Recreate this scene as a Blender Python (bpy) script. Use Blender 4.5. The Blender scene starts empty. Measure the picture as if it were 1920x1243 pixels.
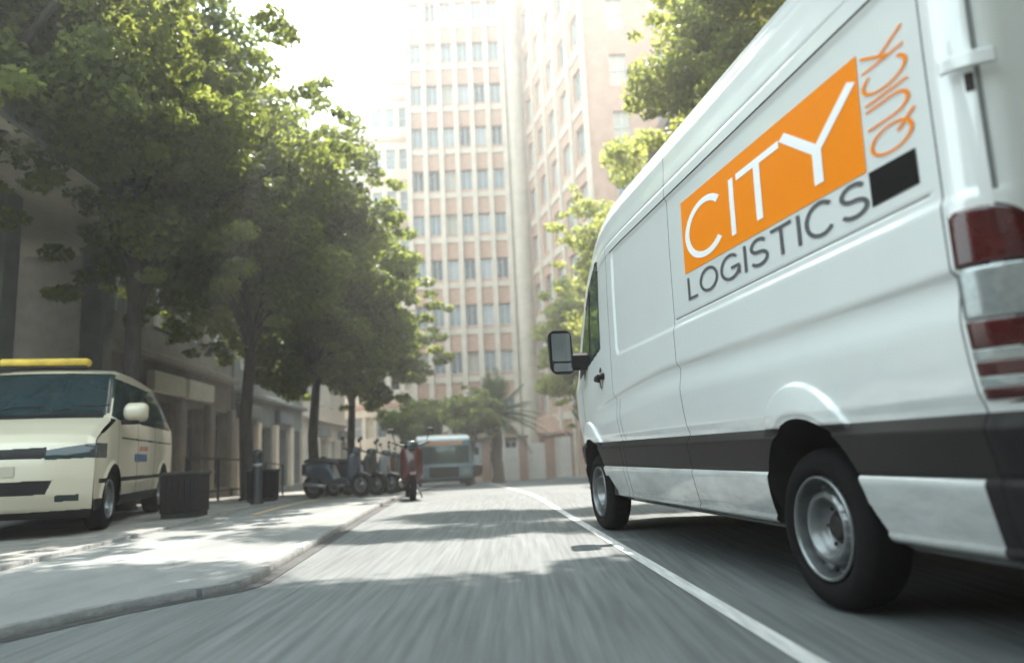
import bpy, math, random
import numpy as np
from mathutils import Vector, Matrix
R = math.radians
SC = bpy.context.scene
COL = SC.collection

# ------------------------------------------------------------------ camera, sky, sun, exposure
CAM_H = 0.736
PITCH, ROLL = 9.345, 2.677
cam = bpy.data.cameras.new("camera"); cam_o = bpy.data.objects.new("camera", cam); COL.objects.link(cam_o)
cam.sensor_width = 36.0; cam.lens = 36.0 * 1376.7 / 1920.0
cam.clip_start = 0.05; cam.clip_end = 3000
cam_o.matrix_world = Matrix.Translation((0, 0, CAM_H)) @ Matrix.Rotation(R(90 + PITCH), 4, 'X') @ Matrix.Rotation(R(-ROLL), 4, 'Z')
cam.dof.use_dof = True; cam.dof.focus_distance = 5.3; cam.dof.aperture_fstop = 0.95
SC.camera = cam_o

SUN_EL, SUN_AZ = 57.0, -2.0        # azimuth measured from +Y towards +X
world = bpy.data.worlds.new("World"); SC.world = world; world.use_nodes = True
wn, wl = world.node_tree.nodes, world.node_tree.links
bg = wn["Background"]
sky = wn.new("ShaderNodeTexSky"); sky.sky_type = 'NISHITA'; sky.sun_disc = False
sky.sun_elevation = R(SUN_EL); sky.sun_rotation = R(SUN_AZ); sky.dust_density = 4.0; sky.air_density = 1.2
tc = wn.new("ShaderNodeTexCoord"); nz = wn.new("ShaderNodeTexNoise")
nz.inputs["Scale"].default_value = 2.2; nz.inputs["Detail"].default_value = 6
rmp = wn.new("ShaderNodeValToRGB"); rmp.color_ramp.elements[0].position = 0.30; rmp.color_ramp.elements[1].position = 0.62
rmp.color_ramp.elements[0].color = (.55, .55, .55, 1); rmp.color_ramp.elements[1].color = (.95, .95, .95, 1)
mx = wn.new("ShaderNodeMix"); mx.data_type = 'RGBA'; mx.inputs[7].default_value = (7.6, 9.5, 10.0, 1)
wl.new(tc.outputs["Generated"], nz.inputs["Vector"]); wl.new(nz.outputs["Fac"], rmp.inputs["Fac"])
wl.new(rmp.outputs["Color"], mx.inputs[0]); wl.new(sky.outputs["Color"], mx.inputs[6]); wl.new(mx.outputs[2], bg.inputs["Color"])
bg.inputs["Strength"].default_value = 0.117
sun = bpy.data.lights.new("sun", 'SUN'); sun.energy = 5.0; sun.angle = R(0.55); sun.color = (1.0, .95, .86)
sun_o = bpy.data.objects.new("sun", sun); COL.objects.link(sun_o)
sd = Vector((math.sin(R(SUN_AZ)) * math.cos(R(SUN_EL)), math.cos(R(SUN_AZ)) * math.cos(R(SUN_EL)), math.sin(R(SUN_EL))))
sun_o.rotation_euler = sd.to_track_quat('Z', 'Y').to_euler(); sun_o.location = sd * 60
SC.view_settings.view_transform = 'Standard'; SC.view_settings.look = 'None'
SC.view_settings.exposure = 1.8; SC.view_settings.gamma = 1.0
SC.cycles.use_denoising = True
SC.cycles.max_bounces = 8; SC.cycles.transparent_max_bounces = 12; SC.cycles.caustics_reflective = False; SC.cycles.caustics_refractive = False

# ------------------------------------------------------------------ materials
def mat(name, base, rough=.6, metal=0., var=0., scale=6., coat=0., spec=.5, bump=0., bscale=40., trans=None, base2=None, stretch=None, emit=None):
    m = bpy.data.materials.new(name); m.use_nodes = True
    n, l = m.node_tree.nodes, m.node_tree.links
    p = n["Principled BSDF"]
    p.inputs["Base Color"].default_value = (*base, 1); p.inputs["Roughness"].default_value = rough
    p.inputs["Metallic"].default_value = metal; p.inputs["Coat Weight"].default_value = coat
    p.inputs["Coat Roughness"].default_value = .06; p.inputs["Specular IOR Level"].default_value = spec
    if emit: p.inputs["Emission Color"].default_value = (*emit[0], 1); p.inputs["Emission Strength"].default_value = emit[1]
    if var or base2 or bump:
        t = n.new("ShaderNodeTexCoord"); mp = n.new("ShaderNodeMapping"); l.new(t.outputs["Object"], mp.inputs["Vector"])
        if stretch: mp.inputs["Scale"].default_value = stretch
    if var or base2:
        a = n.new("ShaderNodeTexNoise"); a.inputs["Scale"].default_value = scale; a.inputs["Detail"].default_value = 8; a.inputs["Roughness"].default_value = .62
        l.new(mp.outputs[0], a.inputs["Vector"])
        r = n.new("ShaderNodeValToRGB"); b2 = base2 or tuple(min(1, c * (1 + var)) for c in base)
        b1 = base if base2 else tuple(c * (1 - var) for c in base)
        r.color_ramp.elements[0].color = (*b1, 1); r.color_ramp.elements[1].color = (*b2, 1)
        r.color_ramp.elements[0].position = .32; r.color_ramp.elements[1].position = .68
        l.new(a.outputs["Fac"], r.inputs["Fac"]); l.new(r.outputs["Color"], p.inputs["Base Color"])
    if bump:
        a2 = n.new("ShaderNodeTexNoise"); a2.inputs["Scale"].default_value = bscale; a2.inputs["Detail"].default_value = 5
        l.new(mp.outputs[0], a2.inputs["Vector"]); bp = n.new("ShaderNodeBump"); bp.inputs["Strength"].default_value = bump; bp.inputs["Distance"].default_value = .02
        l.new(a2.outputs["Fac"], bp.inputs["Height"]); l.new(bp.outputs[0], p.inputs["Normal"])
    return m

def asphalt_mat():
    m = mat("asphalt", (.1, .1, .1), .82)
    n, l = m.node_tree.nodes, m.node_tree.links; p = n["Principled BSDF"]
    t = n.new("ShaderNodeTexCoord")
    def noise(scale, det, st):
        mp = n.new("ShaderNodeMapping"); mp.inputs["Scale"].default_value = st; mp.inputs["Rotation"].default_value = (0, 0, R(-3.9)); l.new(t.outputs["Object"], mp.inputs["Vector"])
        a = n.new("ShaderNodeTexNoise"); a.inputs["Scale"].default_value = scale; a.inputs["Detail"].default_value = det; l.new(mp.outputs[0], a.inputs["Vector"]); return a.outputs["Fac"]
    def ramp(f, a, b, c0, c1):
        r = n.new("ShaderNodeValToRGB"); r.color_ramp.elements[0].position = a; r.color_ramp.elements[1].position = b
        r.color_ramp.elements[0].color = (c0,) * 3 + (1,); r.color_ramp.elements[1].color = (c1,) * 3 + (1,); l.new(f, r.inputs["Fac"]); return r.outputs["Color"]
    def mul(a, b):
        x = n.new("ShaderNodeMix"); x.data_type = 'RGBA'; x.blend_type = 'MULTIPLY'; x.inputs[0].default_value = 1
        l.new(a, x.inputs[6]); l.new(b, x.inputs[7]); return x.outputs[2]
    patch = ramp(noise(.9, 5, (1, .25, 1)), .3, .7, .80, 1.15)
    streak = ramp(noise(26, 4, (1, .035, 1)), .32, .68, .72, 1.25)
    grit = ramp(noise(330, 3, (1, .45, 1)), .3, .72, .60, 1.38)
    base = n.new("ShaderNodeRGB"); base.outputs[0].default_value = (.104, .112, .112, 1)
    l.new(mul(mul(mul(base.outputs[0], patch), streak), grit), p.inputs["Base Color"])
    bp = n.new("ShaderNodeBump"); bp.inputs["Strength"].default_value = .5; bp.inputs["Distance"].default_value = .006
    l.new(noise(300, 3, (1, .6, 1)), bp.inputs["Height"]); l.new(bp.outputs[0], p.inputs["Normal"])
    return m

def add_joints(m, w, h, mortar, rot=3.9, dark=.55):
    n, l = m.node_tree.nodes, m.node_tree.links; p = n["Principled BSDF"]; src = p.inputs["Base Color"].links[0].from_socket
    t = n.new("ShaderNodeTexCoord"); mp = n.new("ShaderNodeMapping"); mp.inputs["Rotation"].default_value = (0, 0, R(-rot)); l.new(t.outputs["Object"], mp.inputs["Vector"])
    b = n.new("ShaderNodeTexBrick"); b.inputs["Scale"].default_value = 1; b.inputs["Brick Width"].default_value = w; b.inputs["Row Height"].default_value = h; b.inputs["Mortar Size"].default_value = mortar
    b.inputs["Color1"].default_value = (1, 1, 1, 1); b.inputs["Color2"].default_value = (.80, .80, .80, 1); b.inputs["Mortar"].default_value = (dark, dark, dark, 1)
    l.new(mp.outputs[0], b.inputs["Vector"]); x = n.new("ShaderNodeMix"); x.data_type = 'RGBA'; x.blend_type = 'MULTIPLY'; x.inputs[0].default_value = 1
    l.new(src, x.inputs[6]); l.new(b.outputs["Color"], x.inputs[7]); l.new(x.outputs[2], p.inputs["Base Color"])
def add_shade_grime(m):
    """shade of the lower panels darkened into the paint colour, broken up like patchy road grime"""
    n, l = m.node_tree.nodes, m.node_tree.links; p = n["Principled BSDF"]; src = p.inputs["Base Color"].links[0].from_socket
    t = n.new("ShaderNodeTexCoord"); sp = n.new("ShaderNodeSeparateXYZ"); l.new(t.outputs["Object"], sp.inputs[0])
    mr = n.new("ShaderNodeMapRange"); mr.inputs[1].default_value = .95; mr.inputs[2].default_value = .34; mr.inputs[3].default_value = .0; mr.inputs[4].default_value = .95; l.new(sp.outputs[2], mr.inputs[0])  # grows towards the sills, so their shade goes into the paint colour
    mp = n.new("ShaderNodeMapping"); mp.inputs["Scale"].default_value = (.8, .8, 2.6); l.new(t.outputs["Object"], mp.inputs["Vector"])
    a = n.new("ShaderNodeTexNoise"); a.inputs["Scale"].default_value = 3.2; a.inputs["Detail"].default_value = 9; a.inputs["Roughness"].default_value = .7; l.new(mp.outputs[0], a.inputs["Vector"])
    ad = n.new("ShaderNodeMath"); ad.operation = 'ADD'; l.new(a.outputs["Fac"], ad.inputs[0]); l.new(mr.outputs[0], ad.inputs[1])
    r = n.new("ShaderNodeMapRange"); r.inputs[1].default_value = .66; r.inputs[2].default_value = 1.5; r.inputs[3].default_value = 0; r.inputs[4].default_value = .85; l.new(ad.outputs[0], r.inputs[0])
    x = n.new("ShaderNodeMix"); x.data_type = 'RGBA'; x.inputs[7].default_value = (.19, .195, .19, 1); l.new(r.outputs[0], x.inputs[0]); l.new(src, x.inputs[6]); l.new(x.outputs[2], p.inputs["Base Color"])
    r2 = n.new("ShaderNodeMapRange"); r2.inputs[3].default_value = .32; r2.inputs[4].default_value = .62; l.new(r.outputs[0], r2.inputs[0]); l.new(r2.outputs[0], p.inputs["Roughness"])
def leaf_mat(name, c1, c2, tr):
    m = bpy.data.materials.new(name); m.use_nodes = True
    n, l = m.node_tree.nodes, m.node_tree.links; p = n["Principled BSDF"]; out = n["Material Output"]
    at = n.new("ShaderNodeAttribute"); at.attribute_name = "tint"
    r = n.new("ShaderNodeValToRGB"); r.color_ramp.elements[0].color = (*c1, 1); r.color_ramp.elements[1].color = (*c2, 1)
    l.new(at.outputs["Fac"], r.inputs["Fac"]); l.new(r.outputs["Color"], p.inputs["Base Color"])
    p.inputs["Roughness"].default_value = .5; p.inputs["Specular IOR Level"].default_value = .35
    tb = n.new("ShaderNodeBsdfTranslucent"); mxs = n.new("ShaderNodeMixShader"); mxs.inputs[0].default_value = tr
    g = n.new("ShaderNodeMix"); g.data_type = 'RGBA'; g.blend_type = 'MULTIPLY'; g.inputs[0].default_value = 1; g.inputs[7].default_value = (1.75, 1.75, .95, 1)
    l.new(r.outputs["Color"], g.inputs[6]); l.new(g.outputs[2], tb.inputs["Color"])
    l.new(p.outputs[0], mxs.inputs[1]); l.new(tb.outputs[0], mxs.inputs[2]); l.new(mxs.outputs[0], out.inputs["Surface"])
    return m

def glass_mat(name, tint, clear):
    m = mat(name, tint, .04, spec=.7)
    n, l = m.node_tree.nodes, m.node_tree.links
    tr = n.new("ShaderNodeBsdfTransparent"); tr.inputs[0].default_value = (.75, .85, .83, 1)
    ms = n.new("ShaderNodeMixShader"); ms.inputs[0].default_value = clear
    l.new(n["Principled BSDF"].outputs[0], ms.inputs[1]); l.new(tr.outputs[0], ms.inputs[2]); l.new(ms.outputs[0], n["Material Output"].inputs["Surface"])
    return m

M = {}
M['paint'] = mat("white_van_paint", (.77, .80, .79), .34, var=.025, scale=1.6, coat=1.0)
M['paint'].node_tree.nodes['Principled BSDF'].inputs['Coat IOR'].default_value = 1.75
M['asphalt'] = asphalt_mat()
M['ground'] = mat("far_ground", (.24, .24, .22), .9, var=.3, scale=.3)
M['concrete'] = mat("parking_concrete", (.175, .18, .175), .85, var=.3, scale=1.3, bump=.3, bscale=60, stretch=(1, .4, 1))
M['paving'] = mat("pavement_slabs", (.28, .27, .25), .85, var=.2, scale=2.2, bump=.3, bscale=50)
M['kerb'] = mat("kerb_granite", (.19, .19, .185), .8, var=.25, scale=14, bump=.3)
M['gutter'] = mat("gutter_dirt_shadow", (.035, .034, .034), .85, var=.3, scale=5)  # dirt and the kerb's shadow painted together as one dark strip
M['line'] = mat("road_paint", (.46, .46, .45), .75, var=.25, scale=30, stretch=(1, .1, 1))
M['yline'] = mat("yellow_road_paint", (.62, .45, .22), .75, var=.2, scale=20)
M['blackplastic'] = mat("dark_plastic", (.016, .014, .015), .5, spec=.22, var=.2, scale=30, bump=.05, bscale=500)
M['trim'] = mat("trim_plastic", (.022, .019, .019), .45, spec=.22, var=.12, scale=4)
M['seal'] = mat("grey_door_seal", (.17, .18, .18), .7, var=.1)
M['under'] = mat("underbody_black", (.012, .011, .011), .9, var=.3)
M['rubber'] = mat("tyre_rubber", (.009, .0085, .009), .85, spec=.12, var=.3, scale=10, bump=.15, bscale=120)
M['steel'] = mat("wheel_steel", (.20, .21, .215), .36, .75, var=.18, scale=9)
M['rust'] = mat("rusty_hub", (.03, .026, .024), .7, .4, var=.6, scale=60)
M['glass'] = glass_mat("side_glass", (.05, .09, .085), .60)
M['dglass'] = mat("dark_glass", (.022, .040, .046), .05, spec=.7, var=.3, scale=2)
M['mirror'] = mat("mirror_glass", (.24, .26, .27), .02, 1.0)
M['red'] = mat("red_lens", (.055, .004, .005), .12, var=.25, scale=12, coat=.6)
M['clear'] = mat("clear_lens", (.33, .37, .37), .14, .35, var=.15, scale=40, coat=.6)
M['orange'] = mat("orange_vinyl", (.90, .25, .0), .6, var=.01, spec=.12)
M['white_v'] = mat("white_vinyl", (.93, .93, .93), .42, var=.01)
M['black_v'] = mat("black_vinyl", (.003, .003, .003), .6, var=.02, spec=.1)
M['grey_v'] = mat("grey_vinyl", (.10, .10, .105), .5, var=.04, spec=.2)
M['taxi'] = mat("cream_taxi_paint", (.64, .585, .455), .3, var=.03, scale=2, coat=.7)
M['taxiyellow'] = mat("yellow_sign", (.72, .50, .06), .45, var=.2, scale=8)
M['blue'] = mat("blue_sticker", (.10, .17, .30), .5, var=.2); M['redst'] = mat("red_sticker", (.50, .20, .15), .5, var=.2)
M['bark'] = mat("tree_bark", (.055, .045, .040), .9, var=.45, scale=12, bump=.6, bscale=18, stretch=(1, 1, .3))
M['palmbark'] = mat("palm_bark", (.20, .14, .10), .9, var=.4, scale=10, bump=.6, stretch=(1, 1, 3))
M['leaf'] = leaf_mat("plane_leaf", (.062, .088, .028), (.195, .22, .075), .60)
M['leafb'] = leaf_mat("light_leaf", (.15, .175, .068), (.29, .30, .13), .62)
M['palm'] = leaf_mat("palm_leaf", (.035, .055, .025), (.09, .12, .05), .3)
M['cream'] = mat("cream_render", (.54, .46, .375), .85, var=.12, scale=1.5)
M['pinkbrick'] = mat("pale_pink_brick", (.46, .29, .215), .9, var=.18, scale=3.0, stretch=(1, 1, 2))
M['pinkwall'] = mat("pink_brick_wall", (.44, .28, .21), .9, var=.14, scale=2.0)
M['winglass'] = mat("facade_glass", (.20, .23, .24), .12, var=.4, scale=.7, spec=.7)
M['blind'] = mat("window_blind", (.46, .42, .35), .8, var=.1); M['palewin'] = mat("pale_window_glass", (.36, .38, .38), .1, var=.3, scale=.6, spec=.7)
M['winframe'] = mat("window_frame_paint", (.55, .55, .52), .6, var=.1)
M['redbrick'] = mat("red_brick", (.27, .13, .10), .9, var=.25, scale=7, stretch=(1, 1, 3))
M['stone'] = mat("beige_stone", (.17, .145, .12), .88, var=.2, scale=2.5)
M['greystone'] = mat("grey_green_stone", (.14, .15, .14), .88, var=.2, scale=2.5)
M['darkwall'] = mat("dark_cladding", (.028, .025, .026), .6, var=.3, scale=3, stretch=(1, 1, 6))
M['shop'] = mat("shop_glass", (.022, .024, .024), .08, var=.4, scale=1.2, spec=.7)
M['sign'] = mat("shop_sign_cream", (.50, .46, .37), .6, var=.1)
M['metal'] = mat("galvanised_metal", (.32, .33, .33), .45, .6, var=.15)
M['darkmetal'] = mat("dark_painted_metal", (.03, .03, .034), .5, .2, var=.2)
M['busblue'] = mat("pale_blue_bus_paint", (.10, .155, .18), .35, var=.05, coat=.5)
M['buswhite'] = mat("white_bus_paint", (.55, .57, .56), .35, var=.04, coat=.5)
M['amber'] = mat("amber_display", (.45, .20, .06), .5, var=.3, scale=40)
M['hoard'] = mat("pale_hoarding", (.62, .57, .52), .8, var=.12, scale=4, stretch=(8, 8, .3))
M['gate'] = mat("brown_brick_pillar", (.33, .20, .15), .9, var=.25, scale=9)
M['seat'] = mat("black_vinyl_seat", (.02, .02, .022), .5, var=.2)
for k, c in dict(b_red=(.075, .014, .014), b_blue=(.03, .045, .07), b_black=(.02, .02, .024), b_grey=(.22, .23, .24), b_green=(.04, .10, .09), b_white=(.6, .6, .58)).items():
    M[k] = mat("scooter_" + k[2:], c, .3, var=.06, coat=.6)

add_joints(M['paving'], .6, .4, .012); add_joints(M['kerb'], 40, .9, .012, dark=.4); add_joints(M['concrete'], 40, 3.2, .012, dark=.6); add_shade_grime(M['paint'])
# ------------------------------------------------------------------ helpers
def tag(o, label=None, cat=None, group=None, kind=None):
    if label: o['label'] = label
    if cat: o['category'] = cat
    if group: o['group'] = group
    if kind: o['kind'] = kind
    return o
def thing(name, label, cat, loc=(0, 0, 0), rz=0, group=None):
    o = bpy.data.objects.new(name, None); COL.objects.link(o); o.location = loc; o.rotation_euler = (0, 0, rz)
    o.empty_display_size = .3
    return tag(o, label, cat, group)
def link_mesh(name, me, m, parent=None):
    o = bpy.data.objects.new(name, me); COL.objects.link(o)
    if m is not None: me.materials.append(m)
    if parent is not None: o.parent = parent
    return o
def np_mesh(name, V, F, m, parent=None, smooth=False, tint=None):
    """V (n,3); F (k,4) or (k,3)"""
    V = np.asarray(V, dtype=np.float32); F = np.asarray(F, dtype=np.int32)
    me = bpy.data.meshes.new(name); k, s = F.shape
    me.vertices.add(len(V)); me.vertices.foreach_set("co", V.ravel())
    me.loops.add(k * s); me.loops.foreach_set("vertex_index", F.ravel())
    me.polygons.add(k); me.polygons.foreach_set("loop_start", np.arange(k, dtype=np.int32) * s)
    if smooth: me.polygons.foreach_set("use_smooth", np.ones(k, dtype=bool))
    me.update(calc_edges=True)
    if tint is not None:
        a = me.attributes.new("tint", 'FLOAT', 'FACE'); a.data.foreach_set("value", np.asarray(tint, dtype=np.float32))
    return link_mesh(name, me, m, parent)
class MB:
    def __init__(s): s.v = []; s.f = []
    def add(s, vs, fs):
        n = len(s.v); s.v += [tuple(v) for v in vs]; s.f += [tuple(i + n for i in f) for f in fs]; return s
    def box(s, c, d, rz=0., b=0.):
        hx, hy, hz = d[0] / 2, d[1] / 2, d[2] / 2; cz, sz = math.cos(rz), math.sin(rz)
        b = min(b, hx * .9, hy * .9, hz * .9)
        if b > 0:
            vs = []; idx = {}
            for sx in (-1, 1):
                for sy in (-1, 1):
                    for s_ in (-1, 1):
                        for ax in range(3):
                            p = [sx * hx, sy * hy, s_ * hz]
                            for q in range(3):
                                if q != ax: p[q] -= (sx, sy, s_)[q] * b
                            idx[(sx, sy, s_, ax)] = len(vs); vs.append(p)
            fs = []
            for ax in range(3):
                o1, o2 = [q for q in range(3) if q != ax]
                for sg in (-1, 1):
                    f = []
                    for (a, c2) in ((-1, -1), (1, -1), (1, 1), (-1, 1)):
                        k = [0, 0, 0]; k[ax] = sg; k[o1] = a; k[o2] = c2; f.append(idx[(*k, ax)])
                    if (sg > 0) != (ax != 1): f = f[::-1]
                    fs.append(f)
            for ax in range(3):
                o1, o2 = [q for q in range(3) if q != ax]
                for a in (-1, 1):
                    for c2 in (-1, 1):
                        k1 = [0, 0, 0]; k1[ax] = -1; k1[o1] = a; k1[o2] = c2; k2 = list(k1); k2[ax] = 1
                        fs.append([idx[(*k1, o1)], idx[(*k2, o1)], idx[(*k2, o2)], idx[(*k1, o2)]])
            for sx in (-1, 1):
                for sy in (-1, 1):
                    for s_ in (-1, 1): fs.append([idx[(sx, sy, s_, a)] for a in range(3)])
        else:
            vs = [(x * hx, y * hy, z * hz) for x in (-1, 1) for y in (-1, 1) for z in (-1, 1)]
            fs = [(0, 1, 3, 2), (4, 6, 7, 5), (0, 4, 5, 1), (2, 3, 7, 6), (0, 2, 6, 4), (1, 5, 7, 3)]
        s.add([(c[0] + x * cz - y * sz, c[1] + x * sz + y * cz, c[2] + z) for x, y, z in vs], fs); return s
    def tube(s, path, rad, n=8, caps=True):
        P = [Vector(p) for p in path]; rad = rad if hasattr(rad, '__len__') else [rad] * len(P)
        rings = []; prev = None
        for i, p in enumerate(P):
            t = (P[min(i + 1, len(P) - 1)] - P[max(i - 1, 0)]).normalized()
            a = prev - t * prev.dot(t) if prev is not None else (Vector((0, 0, 1)) if abs(t.z) < .9 else Vector((1, 0, 0))).cross(t)
            a.normalize(); prev = a; b = t.cross(a)
            rings.append([p + (a * math.cos(q) + b * math.sin(q)) * rad[i] for q in [2 * math.pi * k / n for k in range(n)]])
        vs = [v for r in rings for v in r]
        fs = [(i * n + k, i * n + (k + 1) % n, (i + 1) * n + (k + 1) % n, (i + 1) * n + k) for i in range(len(P) - 1) for k in range(n)]
        if caps: fs += [tuple(range(n))[::-1], tuple((len(P) - 1) * n + k for k in range(n))]
        s.add(vs, fs); return s
    def lathe_y(s, prof, n=48, mod=None):
        """profile [(r, y)] round the y axis"""
        vs = []; m = len(prof)
        for k in range(n):
            a = 2 * math.pi * k / n
            for i, (r, y) in enumerate(prof):
                if mod: r, y = mod(i, r, y, a)
                vs.append((r * math.cos(a), y, r * math.sin(a)))
        fs = [(k * m + i, k * m + i + 1, ((k + 1) % n) * m + i + 1, ((k + 1) % n) * m + i) for k in range(n) for i in range(m - 1)]
        s.add(vs, fs); return s
    def lathe_z(s, prof, n=24, c=(0, 0, 0)):
        t = MB().lathe_y(prof, n); s.add([(x + c[0], z + c[1], y + c[2]) for x, y, z in t.v], t.f); return s
    def build(s, name, m, parent=None, smooth=False):
        me = bpy.data.meshes.new(name); me.from_pydata(s.v, [], s.f); me.update()
        import bmesh
        b = bmesh.new(); b.from_mesh(me); bmesh.ops.recalc_face_normals(b, faces=b.faces); b.to_mesh(me); b.free()
        if smooth:
            for p in me.polygons: p.use_smooth = True
        return link_mesh(name, me, m, parent)
def copy_tree(o, parent=None):
    c = o.copy(); COL.objects.link(c)
    if parent is not None: c.parent = parent
    for ch in o.children: copy_tree(ch, c)
    return c
def sstep(a, b, x):
    t = np.clip((x - a) / (b - a), 0, 1); return t * t * (3 - 2 * t)

# ------------------------------------------------------------------ the street (terrain falls gently away beyond the van)
SL = -.068                                    # the street runs slightly to the left of +Y
YAW = math.atan(.068)
def gz(y):
    y = np.asarray(y, dtype=float)
    a = np.clip(y - 11, 0, 4); z = -.03 * a * a / 8
    z = z - .03 * np.clip(y - 15, 0, 27)
    b = np.clip(y - 42, 0, 16); return z - .03 * (b - b * b / 32)
def sx(off, y): return off + SL * y
def strip(name, o1, o2, y0, y1, dz, m, step=1.0, thick=0., label=None):
    ys = np.linspace(y0, y1, max(2, int((y1 - y0) / step) + 1)); z = gz(ys) + dz
    n = len(ys)
    if thick:                                  # a real step with its kerb face
        V = np.concatenate([np.stack([sx(o, ys), ys, z - t], 1) for o, t in ((o1, thick), (o1, 0), (o2, 0), (o2, thick))])
        F = [(k * n + i, (k + 1) * n + i, (k + 1) * n + i + 1, k * n + i + 1) for k in range(3) for i in range(n - 1)]
        F += [(0, 3 * n, 2 * n, n), (n - 1, 2 * n - 1, 3 * n - 1, 4 * n - 1)]
    else:
        V = np.concatenate([np.stack([sx(o, ys), ys, z], 1) for o in (o1, o2)])
        F = [(i, n + i, n + i + 1, i + 1) for i in range(n - 1)]
    o = np_mesh(name, V, np.array(F), m); o['kind'] = 'structure'; return o
gy = np.concatenate([np.arange(-80, 0, 10.), np.arange(0, 62, 1.), np.array([80, 150, 400, 900.])])
V = np.concatenate([np.stack([np.full(len(gy), x), gy, gz(gy) - .012], 1) for x in (-600., -30., 30., 600.)]); n = len(gy)
g = np_mesh("ground", V, np.array([(k * n + i, (k + 1) * n + i, (k + 1) * n + i + 1, k * n + i + 1) for k in range(3) for i in range(n - 1)]), M['ground']); g['kind'] = 'structure'
strip("road", -11.0, 5.2, -30, 52, 0, M['asphalt'])
def kerb_x(y):          # the edge of the pale parking slab follows the street, then sweeps round to the left near us
    y = np.asarray(y, float); return np.where(y > 4.75, sx(-1.37, y), np.interp(y, [1.0, 1.7, 2.6, 3.5, 4.0, 4.26, 4.45, 4.6, 4.75], [-4.4, -3.55, -2.92, -2.42, -2.17, -1.98, -1.80, -1.72, -1.70]))
def slab(name, f0, f1, z, m, drop=0.):
    ys = np.concatenate([np.arange(1.62, 5.2, .06), np.arange(5.2, 52.1, .8)]); n = len(ys); zz = gz(ys) + z
    rows = [np.stack([np.minimum(f0(ys), f1(ys) - .001), ys, zz], 1), np.stack([f1(ys), ys, zz], 1)]
    if drop: rows.append(np.stack([f1(ys) + .004, ys, zz - drop], 1))
    V = np.concatenate(rows); o = np_mesh(name, V, np.array([(k * n + i, (k + 1) * n + i, (k + 1) * n + i + 1, k * n + i + 1) for k in range(len(rows) - 1) for i in range(n - 1)]), m); o['kind'] = 'structure'
slab("parking_strip", lambda y: sx(-3.50, y), lambda y: kerb_x(y) - .10, .045, M['concrete'])
slab("kerb", lambda y: kerb_x(y) - .10, kerb_x, .050, M['kerb'], .06)
slab("gutter", kerb_x, lambda y: kerb_x(y) + .10, .004, M['gutter'])
strip("lane_line", 1.085, 1.170, -10, 40, .005, M['line'])
strip("kerb", -3.62, -3.50, -30, 50, .075, M['kerb'], thick=.12)
strip("pavement", -12.5, -3.62, -30, 50, .07, M['paving'], thick=.12)
strip("kerb", 5.2, 5.35, -30, 50, .12, M['kerb'], thick=.15)
strip("pavement", 5.35, 12.0, -30, 50, .115, M['paving'], thick=.15)
strip("parking_line", -3.05, -2.97, 10.5, 20, .051, M['yline'])

# ------------------------------------------------------------------ the delivery van
VX, VY, VYAW = 2.2063, 3.4867, 9.3094
van = thing("delivery_van", "white high-roofed delivery van with an orange and black logistics logo driving on the road", "van", (VX, VY, 0), R(90 + VYAW))
WB = 3.665
KN = [(.30, .80), (.325, .845), (.335, .878), (.347, .890), (.358, .892), (.372, .884), (.40, .892), (.55, .926), (.568, .928), (.579, .920),
      (.585, .914), (.60, .922), (.732, .944), (.741, .945), (.785, .919), (.790, .914), (.815, .920), (.85, .934), (.95, .949), (1.10, .964), (1.25, .970),
      (1.5, .970), (2.0, .966), (2.33, .958), (2.5, .950), (2.62, .941), (2.70, .926), (2.75, .905), (2.785, .868), (2.805, .82), (2.818, .75), (2.825, .66)]
KZ = np.array([k[0] for k in KN]); KW = np.array([k[1] for k in KN]); ZT = 2.825
def belt_z(x): return 1.245 - .085 * (np.clip(x - 1.4, 0, 9) / 1.35) ** 1.6
def ztop(x): return np.interp(x, [2.3, 2.7, 2.95, 3.16, 3.42, 3.63, 3.85, 4.06, 4.24, 4.44, 4.6, 4.66], [ZT, 2.81, 2.76, 2.68, 2.50, 2.31, 2.0, 1.55, 1.32, 1.20, 1.05, .98])
def rmap(x, z0):
    zt = ztop(x); z1 = np.minimum(1.30, zt - .02)
    lo = np.where(z0 < .8, z0, .8 + (z0 - .8) * (z1 - .8) / .5)
    return np.where(z0 <= 1.30, lo, z1 + (z0 - 1.30) * (zt - z1) / (ZT - 1.30))
ARCH = [(.012, .436, .392, .33, .60, .375, 0.), (3.70, .436, .390, .37, 1.30, .41, .1)]
def arch_sdf(x, z):
    out = np.full(np.broadcast(x, z).shape, 9.)
    for cx, cz, r, a, sl, b, sf in ARCH:
        c = np.hypot(x - cx, z - cz) - r
        q = np.maximum(np.maximum(z - .50, (cx - a - (.58 - z) * sl) - x if True else 0), x - (cx + b + (.5 - z) * sf))
        out = np.minimum(out, np.minimum(c, q))
    return out
def flare(x, z):
    d = 0.
    for (cx, cz, r, a, sl, b, sf) in ARCH:
        so = np.hypot(x - cx, z - .597) - .392; si = np.hypot(x - cx, z - cz) - r
        t = np.clip(-so / np.maximum(-so + np.maximum(si, 0), 1e-4), 0, 1)
        d = d + np.where(so < 0, sstep(0, .014, -so) * .018 + .034 * t ** .8 * (1 - .35 * sstep(.75, 1., t)), 0) * sstep(.755, .80, z)
    return d
GAPS = [(-1.035, .30, 2.9), (1.334, .30, 2.9), (2.745, .30, 2.43), (2.655, .30, 1.13), (3.80, .99, 1.34)]
def rrect(x, z, x0, x1, z0, z1, r):
    qx = np.abs(x - (x0 + x1) / 2) - (x1 - x0) / 2 + r; qz = np.abs(z - (z0 + z1) / 2) - (z1 - z0) / 2 + r
    return np.hypot(np.maximum(qx, 0), np.maximum(qz, 0)) + np.minimum(np.maximum(qx, qz), 0) - r
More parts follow.
